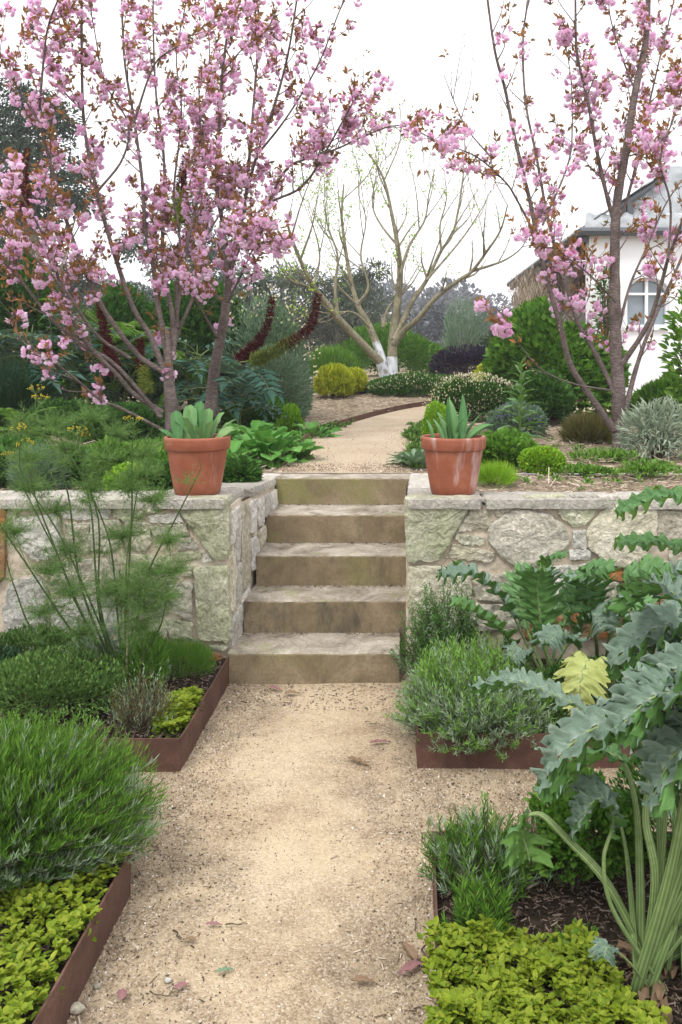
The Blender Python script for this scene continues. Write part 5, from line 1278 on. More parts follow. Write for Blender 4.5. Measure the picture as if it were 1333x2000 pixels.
g = rng(77); mb = MB()
for q in range(260):
    x, y = (g.uniform(.42, 3.6), g.uniform(4.7, 8.2)) if q % 4 else (g.uniform(-1.9, -1.2), g.uniform(5.6, 10))
    if y > 5.4 and -.95 < x < .1: continue
    k = int(g.integers(8, 26)); s = g.uniform(.012, .04); c = A([x, y, float(terr(x, y))]) ; u = sph(g, k); u[:, 2] = np.abs(u[:, 2])
    inst(mb, LEAF if q % 3 else ROUND, c + u * s * .8, nrm(u + A([0, 0, .4])), A([[0, 0, 1.]]) + sph(g, k) * .4, np.stack([np.full(k, s * .55), np.full(k, s), np.full(k, s)], -1), g.random(k))
setp(mb.build('seedlings', MAT['bright']), 'small green seedlings dotted over the mulch of the upper beds', 'seedlings', kind='stuff')
# ---------------------------------------------------------------- the lower beds
soil_z = .09
scatter('bark_mulch', 'dark bark mulch on the near right bed', (.09, 1.6), (1.5, 2.5), 13000, 'chip', lambda x, y: soil_z + .008 + 0 * x, .015, .0026, .0018, 3)
scatter('bark_mulch', 'dark bark mulch on the left bed before the wall', (-2.2, -.87), (3.2, 4.05), 3500, 'chip', lambda x, y: soil_z + .008 + 0 * x, .020, .0045, .003, 4)
scatter('bark_mulch', 'dark bark mulch on the right bed before the wall', (.06, 2.2), (3.25, 4.05), 3500, 'chip', lambda x, y: soil_z + .008 + 0 * x, .020, .0045, .003, 5)
scatter('bark_mulch', 'dark bark mulch on the near left bed', (-1.9, -.83), (1.5, 2.4), 3000, 'chip', lambda x, y: soil_z + .008 + 0 * x, .020, .0045, .003, 6)

lowgrey = lambda u: .75 * max(0, .35 - u[2]) + .10
spiky('lavender_bush', 'large vivid green lavender bush bulging over the left edge of the path', 'lavender', -1.245, 2.46, .19, .46, .36, .225, 5000, 26, .034, .0034, ['lav', 'lavgrey'], 1, lowgrey, lean=(0, -.02), vert=.7, low=-.55, tipup=1.3)
spiky('lavender_bush', 'grey and green lavender overhanging the steel edging beside the bottom step', 'lavender', .30, 3.46, .08, .35, .28, .27, 1900, 24, .028, .0042, ['lavlime', 'lavgrey'], 2, lambda u: .6 if u[2] < .7 else .2, lean=(-.03, -.05), low=-.15)
spiky('lavender_bush', 'small green lavender in the corner of the near right bed', 'lavender', .20, 2.36, .08, .16, .15, .17, 210, 22, .034, .0042, ['lav', 'lavgrey'], 3, lambda u: .25)
spiky('lavender_bush', 'twiggy grey lavender behind the small green one in the near right bed', 'lavender', .37, 2.42, .08, .15, .12, .19, 210, 9, .022, .0030, ['olive', 'lavgrey'], 4, lambda u: .4)
spiky('lavender_bush', 'small fresh lavender shoots beside the golden ground cover on the right', 'lavender', .19, 2.15, .08, .10, .10, .14, 90, 22, .034, .0042, ['lav'], 5)
spiky('lavender_bush', 'straggly grey lavender with bare dark stems in the left corner bed', 'lavender', -1.05, 3.34, .08, .15, .13, .24, 200, 9, .022, .0030, ['olive', 'lavgrey'], 6, lambda u: .5)
spiky('lavender_bush', 'green lavender at the right edge beside the big cardoon foot', 'lavender', .80, 1.98, .08, .15, .13, .25, 190, 22, .034, .0042, ['lav'], 7)
spiky('rosemary_bush', 'upright rosemary with pale blue flowers beside the steps against the wall', 'rosemary', .19, 3.90, .08, .26, .17, .42, 360, 52, .022, .0042, ['mid', 'lavgrey'], 8, lambda u: .12, spread=1.0, vert=.2, tipup=.3)
g = rng(44)
for k, (x, y, z) in enumerate(((-.06, 3.92, .36), (-.02, 3.9, .47), (-.085, 4.12, .22), (.33, 3.85, .62))):
    pass
spiky('green_sprigs', 'short green shoots beside the grey lavender on the dark edging', 'herb', .56, 3.36, .08, .12, .10, .16, 110, 16, .040, .004, ['lav'], 9, vert=.8)

gl = lambda x, y: (x < EX['nl'] - .006 + .012 * np.sin(y * 30)) & (y < 2.41)
carpet('golden_oregano', 'bright yellow green ground cover spilling over the near left edging', 'ground cover', (-1.9, EX['nl'] + .015), (1.35, 2.42), .135, 3700, 'gold', .0215, 1, gl, w=.62, lump=.018)
gr_ = lambda x, y: (x > EX['nr'] - .03 + .02 * np.sin(y * 24)) & (y < 2.10 - .25 * np.clip(x - .38, 0, 1) - 1.6 * np.clip(x - .42, 0, 1) + .03 * np.sin(x * 31)) & ((x < .50) | (y < 1.86))
carpet('golden_oregano', 'yellow green ground cover filling the front corner of the near right bed', 'ground cover', (.05, .72), (1.35, 2.12), .135, 3000, 'gold', .0215, 2, gr_, w=.62, lump=.022)
carpet('golden_sedum', 'small lime yellow patch in the left corner bed against the edging', 'ground cover', (-.99, -.865), (3.24, 3.62), .14, 700, 'gold', .020, 3, lambda x, y: (x + .93 < .1) & (((x + .925) / .075) ** 2 + ((y - 3.43) / .2) ** 2 < 1), lump=.015)

def mound(name, label, cat, cx, cy, rx, ry, h, n, mat, tpl, L, w, seed, **k):
    g = rng(seed); o = thing(name, label, cat, (cx, cy, .085)); mb = MB()
    ell_leaves(mb, g, A([cx, cy, .085 + h * .42]), A([rx, ry, h * .6]), n, tpl, L, w, **k); mb.build('foliage', MAT[mat], o, kind='stuff')
    stems_mb(g, (cx, cy, .08), A([cx, cy, .085 + h * .4]), A([rx, ry, h * .6]), 14, .004).build('stems', MAT['twig'], o, kind='stuff'); return o
mound('thyme_mound', 'fine leaved mid green mound in the left bed under the fennel', 'herb', -1.47, 3.46, .34, .24, .235, 9500, 'thyme', LEAF, .019, .5, 1, up=.5, shell=.75)
mound('thyme_mound', 'dark green mound at the far left edge in front of the wall', 'herb', -1.87, 3.62, .22, .25, .17, 4500, 'dark', LEAF, .028, .4, 2)
mound('thyme_mound', 'dark ferny mound touching the wall at the left edge', 'herb', -1.66, 3.92, .30, .14, .19, 3500, 'thyme', LEAF, .030, .35, 3, thi=.6)
mound('rue_plant', 'blue grey small leaved herb at the foot of the fennel', 'herb', -1.30, 3.72, .22, .15, .24, 2200, 'silver', ROUND, .020, .6, 4, shell=.9, thi=.6)
mound('feathery_herb', 'bright feathery green patch before the rusty stones by the bottom step', 'herb', -1.05, 3.88, .19, .17, .13, 9000, 'bright', HAIR, .030, .06, 5, up=1.0, thi=.7, low=-.1)
mound('green_herb', 'green upright small leaved herb right of the fennel stalks', 'herb', -1.13, 3.62, .10, .12, .26, 1700, 'bright', LEAF, .032, .28, 6, up=1.2, thi=.8)
mound('thyme_mound', 'small dark green low herb under the cardoons in the right bed', 'herb', .80, 3.60, .28, .20, .16, 3500, 'mid', LEAF, .022, .4, 7)
mound('parsley_clump', 'curly green leaf clump behind the twiggy lavender on the right', 'herb', .50, 2.38, .16, .12, .26, 3500, 'bright', ROUND, .022, .7, 8, thi=.7)
mound('thyme_mound', 'green herb mound behind the bent cardoon stalk', 'herb', .78, 2.42, .20, .12, .30, 3500, 'mid', LEAF, .024, .5, 9)
mound('thyme_mound', 'green herb below the cardoons near the right edge of the wall bed', 'herb', 1.32, 3.45, .3, .2, .26, 3500, 'mid', LEAF, .024, .5, 10)
mound('thyme_mound', 'sparse little green herbs on the dark mulch left of the cardoon foot', 'herb', .42, 2.08, .06, .06, .05, 160, 'bright', LEAF, .018, .6, 11, shell=.9)

# ---------------------------------------------------------------- fennel
g = rng(81); fb = A([-1.20, 3.62, .09]); t = thing('fennel', 'tall feathery fennel with thin branching stalks in front of the left wall', 'fennel', fb)
FS = [([(232, 1330), (150, 1245), (45, 1091), (0, 1024), (-20, 980)], 3.6, 3.4), ([(228, 1330), (165, 1210), (100, 1050), (68, 965), (50, 880)], 3.6, 3.5), ([(232, 1330), (195, 1200), (180, 1010), (165, 935), (150, 850)], 3.6, 3.6),
      ([(240, 1330), (250, 1150), (258, 1000), (258, 900), (262, 830)], 3.6, 3.5), ([(245, 1330), (262, 1255), (285, 1130), (345, 1010), (390, 922), (392, 905)], 3.6, 3.5), ([(236, 1330), (150, 1180), (120, 1100), (70, 1000), (20, 900)], 3.6, 3.7),
      ([(242, 1330), (230, 1200), (215, 1060), (175, 950), (160, 860)], 3.6, 3.75), ([(246, 1330), (245, 1200), (250, 1080), (268, 960), (275, 880)], 3.6, 3.7), ([(225, 1330), (80, 1250), (30, 1150), (10, 1080)], 3.6, 3.5),
      ([(238, 1330), (200, 1230), (120, 1050), (45, 930), (40, 850)], 3.6, 3.45), ([(240, 1330), (195, 1180), (190, 1000), (120, 860), (80, 790)], 3.6, 3.6), ([(244, 1330), (305, 1240), (320, 1200), (325, 1170)], 3.6, 3.4), ([(235, 1330), (160, 1150), (130, 950), (75, 820), (70, 770)], 3.6, 3.8)]
fo = MB(); um = MB()
def plume(c, r, n, d0=None):
    """a soft plume of branching threads"""
    for _ in range(n):
        a = sph(g, 1)[0]; a[2] = abs(a[2]) * .5 + .1 if g.random() < .6 else a[2]
        l = r * g.uniform(.5, 1.1); tip = c + nrm(a) * l; k = 16
        f = g.random(k)[:, None]; q = c + (tip - c) * f; d = nrm(nrm(a) + sph(g, k) * .8); s = r * .30 * g.uniform(.5, 1.2, k)
        inst(fo, HAIR, q, d, sph(g, k), np.stack([np.full(k, .0015), s, s], -1), g.random(k))
for k, (px, Da, Db) in enumerate(FS):
    p = limb_pts(px, Da, Db, 22); p[0] = fb + g.normal(size=3) * A([.04, .03, 0]); mb = MB()
    tube(mb, p, np.linspace(.0055, .0016, 22), 6, .45, 0); mb.build('stalk', MAT['darkstalk'], t)
    for i in (5, 8, 10, 13, 15, 17, 19):
        if g.random() < .8:
            s = sph(g, 1)[0]; s[2] = abs(s[2]); L = g.uniform(.06, .16) * (1.2 - i / 30); e = p[i] + nrm(s + A([0, -.1, .4])) * L
            sb = MB(); tube(fo, spline([p[i], (p[i] + e) / 2 + A([0, 0, .01]), e], 5), .0014, 3, .5, 0, False)
            if i < 17: plume(e, .085, int(g.uniform(14, 30)))
    if g.random() < .75 and k not in (8, 11):
        c = p[-1]
        for q in range(9):
            e = c + nrm(sph(g, 1)[0] * A([1, 1, .2]) + A([0, 0, .8])) * .045; tube(fo, np.stack([c, (c + e) / 2, e]), .0007, 3, .9, 0, False)
            inst(um, OCTA, e[None] + g.normal(size=(5, 3)) * .004, sph(g, 5), sph(g, 5), np.full((5,), .0032), g.random(5))
for x, y, r, D in ((215, 1160, .12, 3.55), (275, 1150, .13, 3.5), (300, 1120, .12, 3.55), (250, 1180, .13, 3.6), (290, 1190, .12, 3.5), (140, 1160, .11, 3.5), (130, 1080, .10, 3.6), (90, 1120, .1, 3.5), (330, 1060, .08, 3.5), (60, 900, .11, 3.6), (130, 880, .10, 3.65), (200, 900, .09, 3.6), (280, 930, .09, 3.6), (160, 1240, .12, 3.5), (320, 1170, .10, 3.5), (110, 1000, .09, 3.6), (240, 1050, .10, 3.6), (80, 1200, .1, 3.5), (225, 850, .09, 3.7), (280, 890, .10, 3.7), (40, 840, .08, 3.7), (270, 1230, .1, 3.5), (60, 960, .09, 3.6), (180, 960, .1, 3.6), (250, 960, .1, 3.55), (30, 1040, .09, 3.5), (180, 820, .09, 3.7), (110, 830, .09, 3.7), (300, 980, .08, 3.55), (340, 1120, .08, 3.5)): plume(P(x, y, D), r * 1.08, 120)
fo.build('threads', MAT['fennel'], t, kind='stuff'); um.build('flower_heads', MAT['yellow'], t, kind='stuff')
mb = MB(); tube(mb, limb_pts([(248, 1335), (250, 1200), (252, 1080)], 3.58, 3.58), .005, 6); mb.build('dry_stalk', MAT['straw'], t)

# ---------------------------------------------------------------- cardoons
def cardoon_leaf(o, pts, r0, bl, wid, mat, seed, n=9, name='leaf', curl=.22):
    """one arching cardoon leaf: pale ribbed stalk, then a broad blade cut into toothed, ruffled lobes; pts in metres"""
    g = rng(seed); NS = 100; p = spline(pts, NS); mb = MB()
    tg = nrm(np.gradient(p, axis=0)); raw = np.cross(tg, A([0, 0, 1.]) + 1e-3 * g.normal(size=3))
    k = np.ones(25) / 25; raw = np.stack([np.convolve(np.pad(raw[:, c], 12, 'edge'), k, 'valid') for c in range(3)], -1)
    ref = nrm(raw[-30]); side = raw + ref * .25; side = nrm(side - ((side * tg).sum(1)[:, None]) * tg); up = np.cross(side, tg)
    rad = np.linspace(r0, r0 * .14, NS); rad = rad * .72; K = 16; a = np.arange(K) * 2 * math.pi / K; rr = np.where(np.arange(K) % 2 == 0, .88, 1.05); rr[3:6] = (.8, .62, .8)
    V = p[:, None] + rad[:, None, None] * rr[None, :, None] * (np.cos(a)[None, :, None] * side[:, None] * 1.25 + np.sin(a)[None, :, None] * up[:, None] * .8)
    i = np.arange(NS - 1)[:, None] * K; j = np.arange(K)[None]; k = (j + 1) % K
    mb.add(V.reshape(-1, 3), np.stack([i + j, i + k, i + K + k, i + K + j], -1).reshape(-1, 4), np.clip(np.tile(np.where(np.arange(K) % 2 == 0, .15, .8), NS) + np.repeat(g.normal(size=NS) * .06 + .2 * np.linspace(-1, 1, NS), K), 0, 1), 1)
    L = np.linalg.norm(np.diff(p, axis=0), axis=1).sum(); N = n * 11 + 1; e = np.linspace(0, 1, N); q = ((1 - bl) + bl * e) * (NS - 1); q0 = np.minimum(q.astype(int), NS - 2); fr = (q - q0)[:, None]
    P_, T_, S_, U_ = (w[q0] * (1 - fr) + w[q0 + 1] * fr for w in (p, tg, side, up))
    env = np.sin(math.pi * (e * .80 + .13)) ** .75 * np.clip((1 - e) * 7, .03, 1) ** .6 * np.clip(e * 5 + .25, 0, 1)
    n = max(3, int(round(n * .9)))
    for sd in (-1, 1):
        ph = e * n + (.0 if sd > 0 else .35); fx = ph % 1; idx = np.floor(ph).astype(int); amp = g.uniform(.82, 1.18, n + 3)[idx]
        lobe = np.clip(np.sin(math.pi * fx), 0, 1) ** .55; cut = .24 if mat != 'cardoon' else .36
        tooth = (np.abs(((ph * 4) % 1) - .5) * 2)
        t_w = .98; Wd = wid * t_w * env * (cut + (1 - cut) * lobe) * amp * (1 + .16 * (tooth - .5) * 2) + .003
        u = np.linspace(0, 1, 8)
        Uu, Wm = np.meshgrid(u, Wd); Fx = fx[:, None]; E = e[:, None]
        lat = Uu * Wm; fwd = .75 * Uu ** 1.3 * Wm * (.6 + .5 * E)
        droop = -curl * .75 * Wm * Uu ** 2.2 + .22 * Wm * Uu
        ruf = wid * .20 * Uu ** 1.6 * np.sin(2 * math.pi * Fx + sd + g.uniform(0, 1)) + wid * .075 * Uu ** 2 * np.sin(6 * math.pi * Fx + 2 * sd) + .05 * wid * np.sin(Uu * 9 + ph[:, None] * 6.28 * 1.0)
        V = P_[:, None] + S_[:, None] * (sd * lat)[..., None] + T_[:, None] * fwd[..., None] + U_[:, None] * (droop + ruf)[..., None]
        V += U_[:, None] * (wid * .03 * np.sin(Uu * 26) * np.sin(ph[:, None] * 19))[..., None] + g.normal(size=V.shape) * .0008
        ii = np.arange(N - 1)[:, None] * 8 + np.arange(7)[None]
        t = .38 + .30 * (Uu < .08) + .22 * (Uu > .9) + .28 * (np.abs(Fx - .5) < .07) * (Uu < .85) + .10 * np.cos(2 * math.pi * Fx) + g.uniform(-.1, .1) + g.normal(size=Uu.shape) * .05
        fc = np.stack([ii, ii + 1, ii + 9, ii + 8], -1).reshape(-1, 4)
        mb.add(V.reshape(-1, 3), fc if sd > 0 else fc[:, ::-1], np.clip(t.ravel(), 0, 1), 0)
    return mb.build(name, [MAT[mat], MAT['rib']], o, smooth=True)
def cpx(pts): return [P(x, y, D) for x, y, D in pts]

cb = A([.575, 1.98, .09]); big = thing('cardoon', 'huge silver leaved cardoon filling the right edge of the near bed', 'cardoon', cb)
def bigleaf(pts, r0=.016, bl=.6, wid=.12, mat='cardoon', n=9, seed=0, curl=.22):
    w = [cb + rng(seed).normal(size=3) * A([.03, .03, 0])] + cpx(pts); return cardoon_leaf(big, w, r0, bl, wid, mat, seed, n, curl=curl)
bigleaf([(1190, 1730, 2.02), (1110, 1640, 2.08), (1055, 1590, 2.12), (1020, 1610, 2.14), (1035, 1680, 2.14)], .019, .32, .075, 'cardgreen', 5, 1)
bigleaf([(1300, 1600, 2.0), (1310, 1450, 2.0), (1230, 1400, 2.0), (1120, 1450, 2.0), (1058, 1545, 2.0)], .015, .52, .11, 'cardoon', 8, 2)
bigleaf([(1310, 1560, 2.2), (1230, 1430, 2.3), (1110, 1370, 2.4), (1010, 1330, 2.45), (920, 1345, 2.5)], .013, .5, .075, 'cardoon', 9, 3)
bigleaf([(1390, 1500, 1.9), (1430, 1150, 1.9), (1390, 1000, 1.9), (1300, 970, 1.9), (1208, 1000, 1.9)], .015, .42, .075, 'cardgreen', 8, 4, .3)
bigleaf([(1400, 1550, 2.0), (1430, 1250, 2.0), (1380, 1110, 2.0), (1300, 1065, 2.0), (1205, 1062, 2.0)], .015, .42, .075, 'cardgreen', 8, 5, .3)
bigleaf([(1360, 1600, 2.1), (1390, 1350, 2.15), (1350, 1240, 2.2), (1280, 1230, 2.2), (1190, 1300, 2.2)], .015, .5, .12, 'cardoon', 8, 6)
bigleaf([(1310, 1700, 1.85), (1350, 1480, 1.82), (1340, 1370, 1.8), (1280, 1360, 1.8), (1200, 1430, 1.8)], .015, .5, .11, 'cardoon', 8, 8)
bigleaf([(1400, 1600, 1.9), (1440, 1400, 1.9), (1400, 1300, 1.9), (1320, 1310, 1.9), (1250, 1400, 1.9)], .015, .5, .12, 'cardoon', 8, 9)
bigleaf([(1250, 1700, 2.1), (1240, 1560, 2.15), (1210, 1480, 2.2), (1150, 1480, 2.25), (1110, 1530, 2.25)], .014, .45, .09, 'cardgreen', 7, 10)
bigleaf([(1370, 1650, 1.9), (1420, 1500, 1.85), (1390, 1430, 1.8), (1320, 1470, 1.8), (1270, 1570, 1.8)], .014, .5, .11, 'cardoon', 8, 11)
bigleaf([(1330, 1600, 2.0), (1370, 1330, 2.1), (1340, 1190, 2.1), (1290, 1150, 2.15), (1230, 1180, 2.2)], .014, .45, .10, 'cardoon', 8, 12)
bigleaf([(1200, 1780, 1.95), (1180, 1680, 1.95), (1200, 1600, 1.95), (1170, 1560, 1.95), (1130, 1600, 1.95)], .012, .5, .07, 'cardoon', 7, 14)
bigleaf([(1420, 1700, 2.0), (1500, 1500, 2.0), (1500, 1350, 2.0), (1430, 1330, 1.9), (1350, 1420, 1.9)], .015, .5, .12, 'cardoon', 8, 15)
bigleaf([(1280, 1720, 1.95), (1262, 1600, 1.98), (1270, 1490, 2.0), (1240, 1440, 2.05), (1180, 1440, 2.1)], .016, .35, .08, 'cardgreen', 6, 16)
bigleaf([(1330, 1720, 1.95), (1345, 1600, 1.98), (1360, 1450, 2.0), (1400, 1400, 2.05), (1480, 1440, 2.1)], .016, .4, .1, 'cardgreen', 6, 17)
bigleaf([(1230, 1880, 1.9), (1190, 1850, 1.88), (1180, 1870, 1.86)], .007, .5, .03, 'cardoon', 4, 18)
bigleaf([(1400, 1800, 2.0), (1500, 1600, 2.1), (1520, 1400, 2.2), (1420, 1250, 2.2), (1330, 1270, 2.2)], .015, .45, .11, 'cardoon', 8, 19)

g = rng(12)
DL = [leaf_data('dead_leaf', MAT['dryleaf'], 1, .10, b, .7, .08, 9, 4, 'lance', k + 90, tint=.4) for k, b in enumerate((.9, 1.5, 2.0))]
for k in range(16):
    put_leaf(big, DL, g, cb + A([g.normal() * .04, g.normal() * .04, .02]), g.uniform(0, 6.28), g.uniform(-.1, 1.0), g.uniform(.06, .12), g.uniform(-.8, .8), 'dead_leaf')
def cardoon(label, base_px, D, leaves, seed):
    b = P(*base_px, D); b[2] = .09; o = thing('cardoon', label, 'cardoon', b, 'cardoons before the right wall')
    for k, (pts, r0, bl, wid, mat, n) in enumerate(leaves):
        cardoon_leaf(o, [b + rng(seed + k).normal(size=3) * A([.03, .03, 0])] + cpx(pts), r0, bl, wid, mat, seed + k, n)
cardoon('silver green cardoon with arching leaves right behind the grey lavender', (1072, 1330), 3.72,
 [([(1030, 1260, 3.7), (990, 1180, 3.68), (930, 1125, 3.65), (862, 1125, 3.6)], .013, .6, .12, 'cardoon', 9), ([(1020, 1290, 3.6), (985, 1235, 3.55), (940, 1200, 3.5), (900, 1180, 3.45)], .011, .7, .12, 'cardgreen', 9),
  ([(1062, 1260, 3.68), (1055, 1200, 3.65), (1050, 1145, 3.62), (1060, 1110, 3.55)], .012, .75, .11, 'cardoon', 9), ([(1085, 1270, 3.75), (1110, 1200, 3.78), (1140, 1140, 3.8), (1185, 1115, 3.75)], .014, .6, .13, 'cardgreen', 9),
  ([(1060, 1230, 3.8), (1062, 1140, 3.82), (1068, 1095, 3.8), (1092, 1088, 3.75)], .011, .4, .07, 'cardgreen', 6), ([(1090, 1290, 3.7), (1130, 1230, 3.65), (1160, 1200, 3.6), (1180, 1230, 3.55)], .012, .6, .11, 'cardoon', 8),
  ([(1050, 1280, 3.8), (1020, 1200, 3.85), (1015, 1150, 3.88), (1040, 1110, 3.9)], .011, .6, .09, 'cardgreen', 8), ([(1100, 1270, 3.85), (1150, 1180, 3.9), (1170, 1130, 3.9), (1150, 1110, 3.88)], .011, .5, .09, 'cardgreen', 8), ([(1040, 1300, 3.5), (1020, 1270, 3.45), (1000, 1290, 3.4)], .008, .6, .07, 'cardoon', 6)], 200)
cardoon('green cardoon with stout pale ribs in front of the wall near the right edge', (1180, 1320), 3.85,
 [([(1200, 1240, 3.85), (1215, 1180, 3.85), (1245, 1130, 3.83), (1310, 1120, 3.8)], .017, .65, .15, 'cardgreen', 9), ([(1165, 1250, 3.8), (1150, 1190, 3.75), (1150, 1150, 3.7), (1130, 1130, 3.65)], .012, .65, .11, 'cardoon', 8),
  ([(1220, 1260, 3.7), (1270, 1200, 3.6), (1320, 1190, 3.5), (1345, 1240, 3.4)], .014, .6, .13, 'cardoon', 9), ([(1225, 1250, 3.9), (1280, 1150, 3.9), (1330, 1120, 3.9), (1390, 1130, 3.9)], .014, .6, .13, 'cardoon', 9),
  ([(1190, 1250, 3.75), (1200, 1200, 3.65), (1225, 1180, 3.6), (1265, 1215, 3.5)], .012, .6, .11, 'cardgreen', 8), ([(1150, 1290, 3.6), (1120, 1250, 3.5), (1090, 1240, 3.45), (1070, 1260, 3.4)], .012, .6, .10, 'cardoon', 8)], 230)
yo = thing('cardoon', 'young cardoon showing one broad pale yellow leaf above the dark edging', 'cardoon', (.84, 3.42, .09))
cardoon_leaf(yo, [A([.84, 3.42, .09]), *cpx([(1170, 1320, 3.38), (1150, 1290, 3.3), (1135, 1330, 3.22), (1130, 1410, 3.2)])], .012, .72, .10, 'cardyel', 260, 8)
cardoon_leaf(yo, [A([.84, 3.42, .09]), *cpx([(1200, 1330, 3.38), (1230, 1310, 3.3), (1260, 1340, 3.25)])], .010, .6, .08, 'cardgreen', 261, 6)
cardoon_leaf(yo, [A([.84, 3.42, .09]), *cpx([(1230, 1330, 3.4), (1300, 1280, 3.3), (1350, 1270, 3.25)])], .012, .5, .10, 'cardoon', 262, 6)

bigleaf([(1350, 1650, 2.05), (1385, 1480, 2.1), (1385, 1380, 2.15), (1345, 1330, 2.15), (1290, 1370, 2.1)], .013, .5, .08, 'cardoon', 8, 21)
bigleaf([(1230, 1720, 2.05), (1215, 1620, 2.08), (1190, 1560, 2.1), (1140, 1570, 2.1), (1115, 1640, 2.1)], .010, .55, .06, 'cardoon', 7, 22)
bigleaf([(1290, 1560, 2.2), (1330, 1380, 2.25), (1330, 1280, 2.25), (1290, 1255, 2.25), (1225, 1290, 2.25)], .012, .5, .08, 'cardoon', 8, 24)
scatter('step_litter', 'dead bits and grit gathered at the back of each step', (-.80, -.01), (0, 1), 700, 'chip', lambda x, y: A([.14, .305, .47, .635])[np.minimum((y * 4).astype(int), 3)] + .002, .011, .003, .002, 21) if False else None
g = rng(31); mb = MB()
for k in range(4):
    n = 260; x = g.uniform(-.815, -.01, n) if k else g.uniform(-.84, -.05, n); yb = SD[k + 1] - .003; y = yb - np.abs(g.normal(size=n)) * (.02 + .03 * (x < -.7)) - .002; keep = y > SD[k] + .01; x, y = x[keep], y[keep]; n = len(x)
    a = g.uniform(0, 6.28, n); s = .006 * np.exp(g.normal(size=n) * .6)
    inst(mb, LEAF, np.stack([x, y, np.full(n, SH[k] + .0025)], -1), np.stack([np.cos(a), np.sin(a), g.normal(size=n) * .15], -1), A([[0, 0, 1.]]) + sph(g, n) * .3, np.stack([s * .5, s, s], -1), g.random(n))
setp(mb.build('step_litter', MAT['chip']), 'dead bits and grit gathered at the back of each step', 'litter', kind='stuff')
scatter('leaf_litter', 'dark dead bits scattered at the foot of the bottom step', (-.84, .02), (3.72, 4.03), 420, 'chip', lambda x, y: low_z(x, y) + .002, .010, .0026, .0016, 22)
scatter('leaf_litter', 'dark bits and shreds along the left side of the lower path', (-.79, -.45), (1.6, 3.1), 420, 'chip', lambda x, y: low_z(x, y) + .002, .007, .0020, .0016, 23)
g = rng(6); n = 22000; y = 5.5 + 3.6 * g.random(n) ** 1.2; t_ = g.random(n); x = np.interp(y, PL[:7, 1], PL[:7, 0]) * (1 - t_) + np.interp(y, PR[:7, 1], PR[:7, 0]) * t_; s = .0034 * np.exp(g.normal(size=n) * .35); mb = MB()
keep = g.random(n) < .25 + .75 * np.abs(t_ - .5) * 2; x, y, s = x[keep], y[keep], s[keep]; n = len(x)
inst(mb, GRIT, np.stack([x, y, terr(x, y) + .013 + 0 * s], -1), sph(g, n), sph(g, n), np.stack([s, s * g.uniform(.7, 1.5, n), s], -1), np.clip(g.normal(.5, .26, n), 0, 1))
setp(mb.build('gravel_grains', MAT['pebble']), 'loose fine gravel lying on the upper path', 'gravel', kind='stuff')
mb = MB()
for q in range(90):
    y = g.uniform(5.6, 9.8); lft = g.random() < .45; x = (np.interp(y, PL[:7, 1], PL[:7, 0]) - .02 if lft else np.interp(y, PR[:7, 1], PR[:7, 0]) + .03) + g.normal() * .05
    k = int(g.integers(14, 40)); s = g.uniform(.03, .07); c = A([x, y, float(terr(x, y))]); u = sph(g, k); u[:, 2] = np.abs(u[:, 2])
    inst(mb, (LEAF, ROUND, NEEDLE)[q % 3], c + u * s * .7, nrm(u + A([0, 0, .6])), A([[0, 0, 1.]]) + sph(g, k) * .4, np.stack([np.full(k, s * (.5, .6, .12)[q % 3]), np.full(k, s), np.full(k, s)], -1), g.random(k))
setp(mb.build('edge_weeds', MAT['thyme']), 'little green tufts spilling over both edges of the upper path', 'weeds', kind='stuff')
# ---------------------------------------------------------------- gravel grains, twigs, bark and fallen leaves on the path
g = rng(5); n = 85000
y = 1.55 + 2.6 * g.random(n) ** 1.25; x = g.uniform(-1.05, .75, n)
edge = np.clip(np.minimum(x - EX['nl'], EX['nr'] - x) / .2, 0, 1)
keep = (g.random(n) < .30 + .6 * (1 - edge)) & ~((x < EX['nl'] - .01) & (y < 2.44)) & ~((x > EX['nr'] + .01) & (y < 2.55)) & ~((x < EX['fl'] - .01) & (y > 3.16)) & ~((x > EX['fr'] + .01) & (y > 3.21)) & ~((x > -.87) & (x < -.03) & (y > 4.03))
x, y = x[keep], y[keep]; n = len(x); s = .0017 * np.exp(g.normal(size=n) * .38) * (1 + .7 * (1 - np.clip(np.minimum(x - EX['nl'], EX['nr'] - x) / .25, 0, 1))); mb = MB()
inst(mb, GRIT, np.stack([x, y, low_z(x, y) + s * .25], -1), sph(g, n), sph(g, n), np.stack([s * g.uniform(.7, 1.4, n), s * g.uniform(.7, 1.5, n), s], -1), np.clip(g.normal(.5, .26, n), 0, 1))
setp(mb.build('gravel_grains', MAT['pebble']), 'loose fine gravel lying on the path', 'gravel', kind='stuff')
scatter('path_litter', 'small bark shreds and chips along the edges of the path', (-.82, .08), (1.7, 4.0), 900, 'straw', lambda x, y: low_z(x, y) + .002, .012, .0022, .0014, 9, lambda x, y: (np.abs(x + .37) > .45 * np.sqrt(((x * 91.7 + y * 37.1) % 1))))
scatter('bark_litter', 'pale bark chips heaped against the near right edging', (-.10, .075), (1.6, 2.2), 420, 'straw', lambda x, y: low_z(x, y) + .003, .017, .0035, .002, 10, lambda x, y: x > .06 - .16 * ((x * 51.3 + y * 17.7) % 1) ** 2)
def ground_leaf(label, x, y, L, w, mat, az, seed, cat='fallen leaf', name='fallen_leaf'):
    c = CAMZ * FPX / (y - VY); p = P(x, y, c); me = leaf_data(name, MAT[mat], L, w, .35, .5, .06, 9, 4, 'lance', seed, tint=.5)
    o = link(name, me, None, (p[0], p[1], .010), (0.05, .1, az)); setp(o, label, cat)
